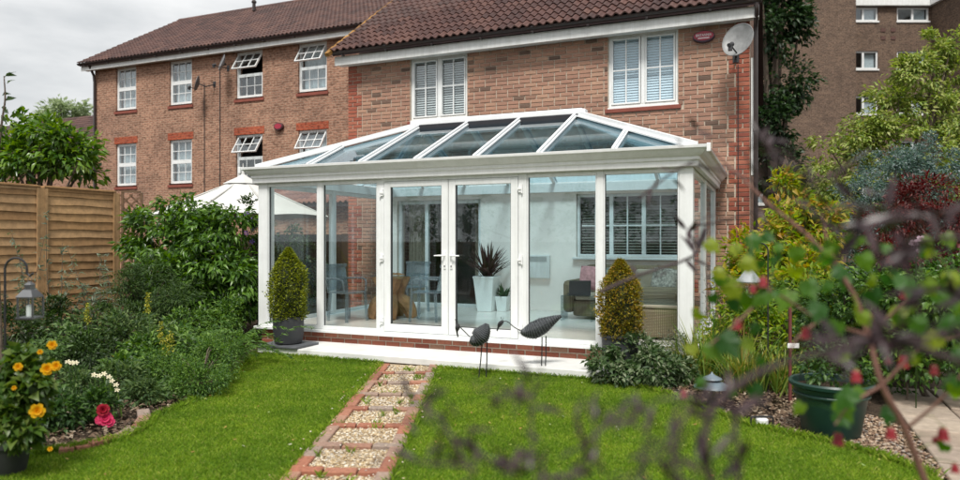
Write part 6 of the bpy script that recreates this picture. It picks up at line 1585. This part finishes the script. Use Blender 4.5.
side = [branch(ab, q, 0.005, 0.0022, TWIG) for q in ([(882, 385, 1.75), (850, 405, 1.7), (835, 425, 1.68)], [(868, 335, 1.78), (820, 320, 1.75), (770, 290, 1.72), (735, 285, 1.7)], [(850, 288, 1.8), (830, 250, 1.85), (822, 215, 1.9)],
        [(905, 430, 1.75), (940, 400, 1.7), (965, 370, 1.68)], [(868, 335, 1.78), (910, 300, 1.75), (955, 280, 1.72)], [(882, 385, 1.75), (920, 350, 1.72), (962, 335, 1.7)], [(770, 290, 1.72), (740, 320, 1.7), (710, 345, 1.68)], [(820, 320, 1.75), (800, 335, 1.72), (790, 350, 1.7)])]
LEAVES = [(742, 268, 20), (728, 292, 24), (752, 305, 22), (775, 262, 16), (790, 300, 24), (806, 290, 22), (768, 300, 20), (712, 300, 14), (722, 345, 28), (708, 352, 22), (812, 252, 18), (832, 262, 22), (845, 275, 18), (862, 262, 20), (820, 312, 22), (838, 330, 20), (855, 310, 22),
          (872, 300, 24), (888, 282, 22), (905, 285, 24), (925, 290, 22), (938, 300, 26), (950, 280, 20), (900, 315, 20), (880, 330, 18), (915, 325, 22), (840, 410, 24), (852, 400, 26), (836, 420, 18), (862, 395, 16), (890, 415, 18), (940, 345, 22), (955, 395, 20), (945, 450, 16), (705, 385, 14), (700, 320, 18), (958, 320, 22), (690, 350, 14), (930, 255, 20), (870, 285, 16), (795, 275, 18), (758, 330, 16), (735, 250, 14), (945, 240, 16), (885, 250, 16), (715, 275, 14)]
for k in range(38): LEAVES.append((fr.uniform(700, 965), 240+170*fr.random()**1.3, fr.uniform(11, 20)))
for px, py, s_ in LEAVES:
    d = DS[0]*fr.uniform(1.65, 1.85); p = at(px, py-s_*0.4, d); o = link('leaf', LM[0], None, ab); ax = Vector((fr.uniform(-.7, .7), fr.uniform(-.7, .7), -0.7+fr.uniform(-.2, .5)))
    orient(o, p, ax, (CAMV-p)+Vector((fr.uniform(-.8, .8), fr.uniform(-.8, .8), fr.uniform(0.2, 1.4)))); o.matrix_basis = o.matrix_basis @ Matrix.Scale(s_*1.05*d/FPX, 4)
    q = min((pp for br in side+[bp_] for pp in br), key=lambda w: (w-p).length)
    MB().tube([q, (q+p)/2+Vector((0, 0, 0.01)), p], 0.0013, 4).build('petiole', AB[0], ab)
RF = mat('scarlet_petal', (0.20, 0.002, 0.008), 0.5, var=0.25, scale=60)
def lantern_flower(p, s_):
    m = MB(); m.lathe([(0.003, 0.0), (0.28*s_, -0.10*s_), (0.40*s_, -0.40*s_), (0.44*s_, -0.8*s_), (0.56*s_, -1.15*s_), (0.50*s_, -1.15*s_), (0.36*s_, -0.8*s_), (0.02*s_, -0.5*s_)], p, 10)
    m.v = [(x + 0.06*s_*math.sin(9*math.atan2(y-p.y, x-p.x))*(x-p.x)/(s_*.5), y, z) for x, y, z in m.v]
    fl = m.build('flower', RF, ab, smooth=True)
    m2 = MB(); m2.lathe([(0.002, 0.05*s_), (0.22*s_, -0.05*s_), (0.34*s_, -0.30*s_)], p + Vector((0, 0, 0.015*s_)), 5); m2.build('calyx', AB[0], fl)
    q = min((pp for br in side+[bp_] for pp in br), key=lambda w: (w-p).length + (0.2 if w.z < p.z else 0))
    MB().tube([p, (p+q)/2 + Vector((0, 0, 0.012)), q], 0.0011, 4).build('petiole', AB[0], ab)
for px, py, s_ in ((738, 324, 13), (763, 282, 12), (753, 289, 9), (806, 333, 13), (889, 260, 10), (904, 294, 11), (903, 362, 13), (856, 376, 13), (934, 370, 11), (838, 439, 14), (891, 433, 13), (943, 434, 14), (955, 468, 10), (684, 394, 10), (730, 340, 9), (888, 360, 9), (870, 318, 8), (935, 440, 7)):
    d = DS[0]*fr.uniform(1.65, 1.8); lantern_flower(at(px, py-s_*0.5, d), s_*0.78*d/FPX)

# black-leaved elder: dark purple narrow leaflets
EL = leafmat('black_elder_leaf', [(0.018, 0.009, 0.010), (0.032, 0.015, 0.018), (0.055, 0.030, 0.034)], rough=0.38, trans=0.12, spec=0.5, source='object')
def narrow():
    v = [(0, 0, 0), (-0.10, 0.35, 0.03), (0.10, 0.35, 0.03), (-0.075, 0.7, 0.0), (0.075, 0.7, 0.0), (0, 1.0, -0.10), (0, 0.35, 0.0), (0, 0.7, -0.03)]
    f = [(0, 6, 1), (0, 2, 6), (1, 6, 7, 3), (6, 2, 4, 7), (3, 7, 5), (7, 4, 5)]
    me = bpy.data.meshes.new('leaflet'); me.from_pydata(v, [], f); me.update(); me.materials.append(EL); return me
NL = narrow(); DS[0] = 0.84
DTW = mat('purple_twig', (0.045, 0.025, 0.028), 0.6, var=0.3)
el = thing('black_elder', 'purple-black leaved elder shrub right in front of the viewer, strongly blurred', 'shrub', (ad(720, 480, 1.3).x, ad(720, 480, 1.3).y, 0))
ELB = [([(715, 500, 1.25), (705, 450, 1.25), (712, 410, 1.27), (745, 380, 1.3), (800, 358, 1.32), (870, 345, 1.35), (965, 332, 1.38)], 0.007, 34, 32),
       ([(690, 500, 1.2), (672, 450, 1.22), (690, 410, 1.25), (715, 390, 1.27)], 0.005, 13, 34),
       ([(735, 500, 1.25), (740, 455, 1.25), (735, 420, 1.27), (770, 395, 1.3)], 0.005, 10, 32),
       ([(540, 500, 1.3), (534, 455, 1.32), (531, 405, 1.35), (538, 372, 1.38)], 0.003, 12, 26),
       ([(534, 465, 1.3), (500, 462, 1.32), (455, 440, 1.35), (420, 415, 1.38)], 0.0025, 15, 32),
       ([(540, 480, 1.3), (585, 470, 1.3), (595, 430, 1.33), (580, 395, 1.36)], 0.003, 13, 26),
       ([(600, 490, 1.28), (640, 470, 1.28), (660, 445, 1.3)], 0.003, 10, 28),
       ([(980, 205, 1.5), (930, 215, 1.5), (880, 222, 1.48), (850, 228, 1.46)], 0.006, 18, 34),
       ([(980, 240, 1.45), (930, 238, 1.45), (890, 250, 1.45)], 0.005, 13, 34),
       ([(985, 370, 1.35), (930, 352, 1.35), (880, 340, 1.35), (830, 345, 1.34)], 0.007, 20, 34),
       ([(600, 292, 2.6), (640, 275, 2.6), (680, 262, 2.6), (698, 250, 2.6), (690, 228, 2.6), (720, 222, 2.5), (760, 210, 2.4)], 0.006, 14, 24), ([(640, 198, 2.4), (665, 178, 2.4), (690, 165, 2.4), (735, 175, 2.4), (790, 192, 2.4)], 0.004, 9, 20),
       ([(760, 180, 1.9), (740, 150, 1.9), (700, 130, 1.9), (680, 125, 1.9)], 0.003, 12, 18),
       ([(800, 165, 1.8), (780, 150, 1.8), (755, 140, 1.8)], 0.003, 10, 20),
       ([(870, 150, 1.9), (820, 180, 1.85), (790, 165, 1.85), (750, 125, 1.9)], 0.003, 16, 22),
       ([(900, 215, 1.6), (850, 205, 1.6), (815, 215, 1.6)], 0.004, 16, 32), ([(985, 300, 1.5), (940, 290, 1.5), (905, 300, 1.5)], 0.004, 14, 32),
       ([(470, 470, 1.3), (440, 420, 1.33), (410, 400, 1.36)], 0.003, 12, 28), ([(590, 440, 1.3), (620, 415, 1.32), (650, 405, 1.34)], 0.003, 12, 28),
       ([(531, 405, 1.35), (490, 395, 1.36), (470, 385, 1.37)], 0.002, 8, 24),
       ([(440, 500, 1.3), (475, 470, 1.3), (420, 462, 1.32), (390, 450, 1.33)], 0.003, 8, 28)]
tot = 0
for pts, r0, nl, lp_ in ELB:
    p = branch(el, pts, r0, r0*0.45, DTW)
    for k in range(nl):
        if tot >= 295: break
        i = fr.randrange(1, len(p)); d = (p[i]-CAMV).length; t_ = (p[i]-p[i-1]).normalized(); s_ = lp_*fr.uniform(0.7, 1.3)*d/FPX
        ax = t_*fr.uniform(-0.2, 1.0) + Vector((fr.uniform(-1, 1), fr.uniform(-1, 1), fr.uniform(-1, 0.7)))
        pos = p[i] + Vector((fr.uniform(-1, 1), fr.uniform(-1, 1), fr.uniform(-1, 1)))*0.012
        o = link('leaflet', NL, None, el); orient(o, pos, ax, (fr.uniform(-1, 1), fr.uniform(-1.2, .5), 1)); o.matrix_basis = o.matrix_basis @ Matrix.Scale(s_, 4); tot += 1
nv = np.array([v.co[:] for v in NL.vertices]); nf = [tuple(f.vertices) for f in NL.polygons]; xm_ = MB()
for pts, r0, nl, lp_ in ELB:
    p = smooth_path([ad(*q) for q in pts], 6)
    for k in range(int(nl*(0.8 if pts[0][0] < 660 and pts[0][1] > 380 else 0.25))):
        i = fr.randrange(1, len(p)); d = (p[i]-CAMV).length; t_ = (p[i]-p[i-1]).normalized(); s_ = lp_*fr.uniform(0.7, 1.3)*d/FPX
        ax = t_*fr.uniform(-0.2, 1.0) + Vector((fr.uniform(-1, 1), fr.uniform(-1, 1), fr.uniform(-1, 0.7)))
        tmp = bpy.data.objects.new('tmp', None); orient(tmp, p[i] + Vector((fr.uniform(-1, 1), fr.uniform(-1, 1), fr.uniform(-1, 1)))*0.03, ax, (fr.uniform(-1, 1), fr.uniform(-1.2, .5), 1))
        M_ = tmp.matrix_basis @ Matrix.Scale(s_, 4); bpy.data.objects.remove(tmp)
        xm_.add([M_ @ Vector(v) for v in nv], nf)
me = bpy.data.meshes.new('leaflets'); me.from_pydata(xm_.v, [], xm_.f); me.update()
o = link('foliage', me, leafmat('black_elder_leaf_joined', [(0.018, 0.009, 0.010), (0.032, 0.015, 0.018), (0.055, 0.030, 0.034)], rough=0.38, trans=0.12, spec=0.5), el); o['kind'] = 'stuff'
eb = Vector((el.location.x, el.location.y, 0))
for q in (ad(715, 500, 1.25), ad(690, 500, 1.2), ad(735, 500, 1.25), ad(540, 500, 1.3), ad(600, 490, 1.28), ad(440, 500, 1.3)):
    MB().tube([eb, eb*0.55+q*0.45+Vector((0, 0, 0.05)), q], [0.012, 0.009, 0.005], 6).build('branch', DTW, el)
# tall canes that carry the upper sprays
for q, top in ((ad(980, 205, 1.5), ad(1010, 330, 1.5)), (ad(985, 370, 1.35), ad(1020, 420, 1.4)), (ad(980, 240, 1.45), ad(1010, 330, 1.5))):
    MB().tube([Vector((top.x, top.y, 0)), top, q], [0.012, 0.009, 0.005], 6).build('branch', DTW, el)
for a, b in ((ad(790, 192, 2.4), bp_[-16]), (ad(760, 180, 1.9), bp_[-14]), (ad(800, 165, 1.8), bp_[-18])):
    MB().tube([a, (a+b)/2, b], 0.002, 5).build('branch', DTW, el)
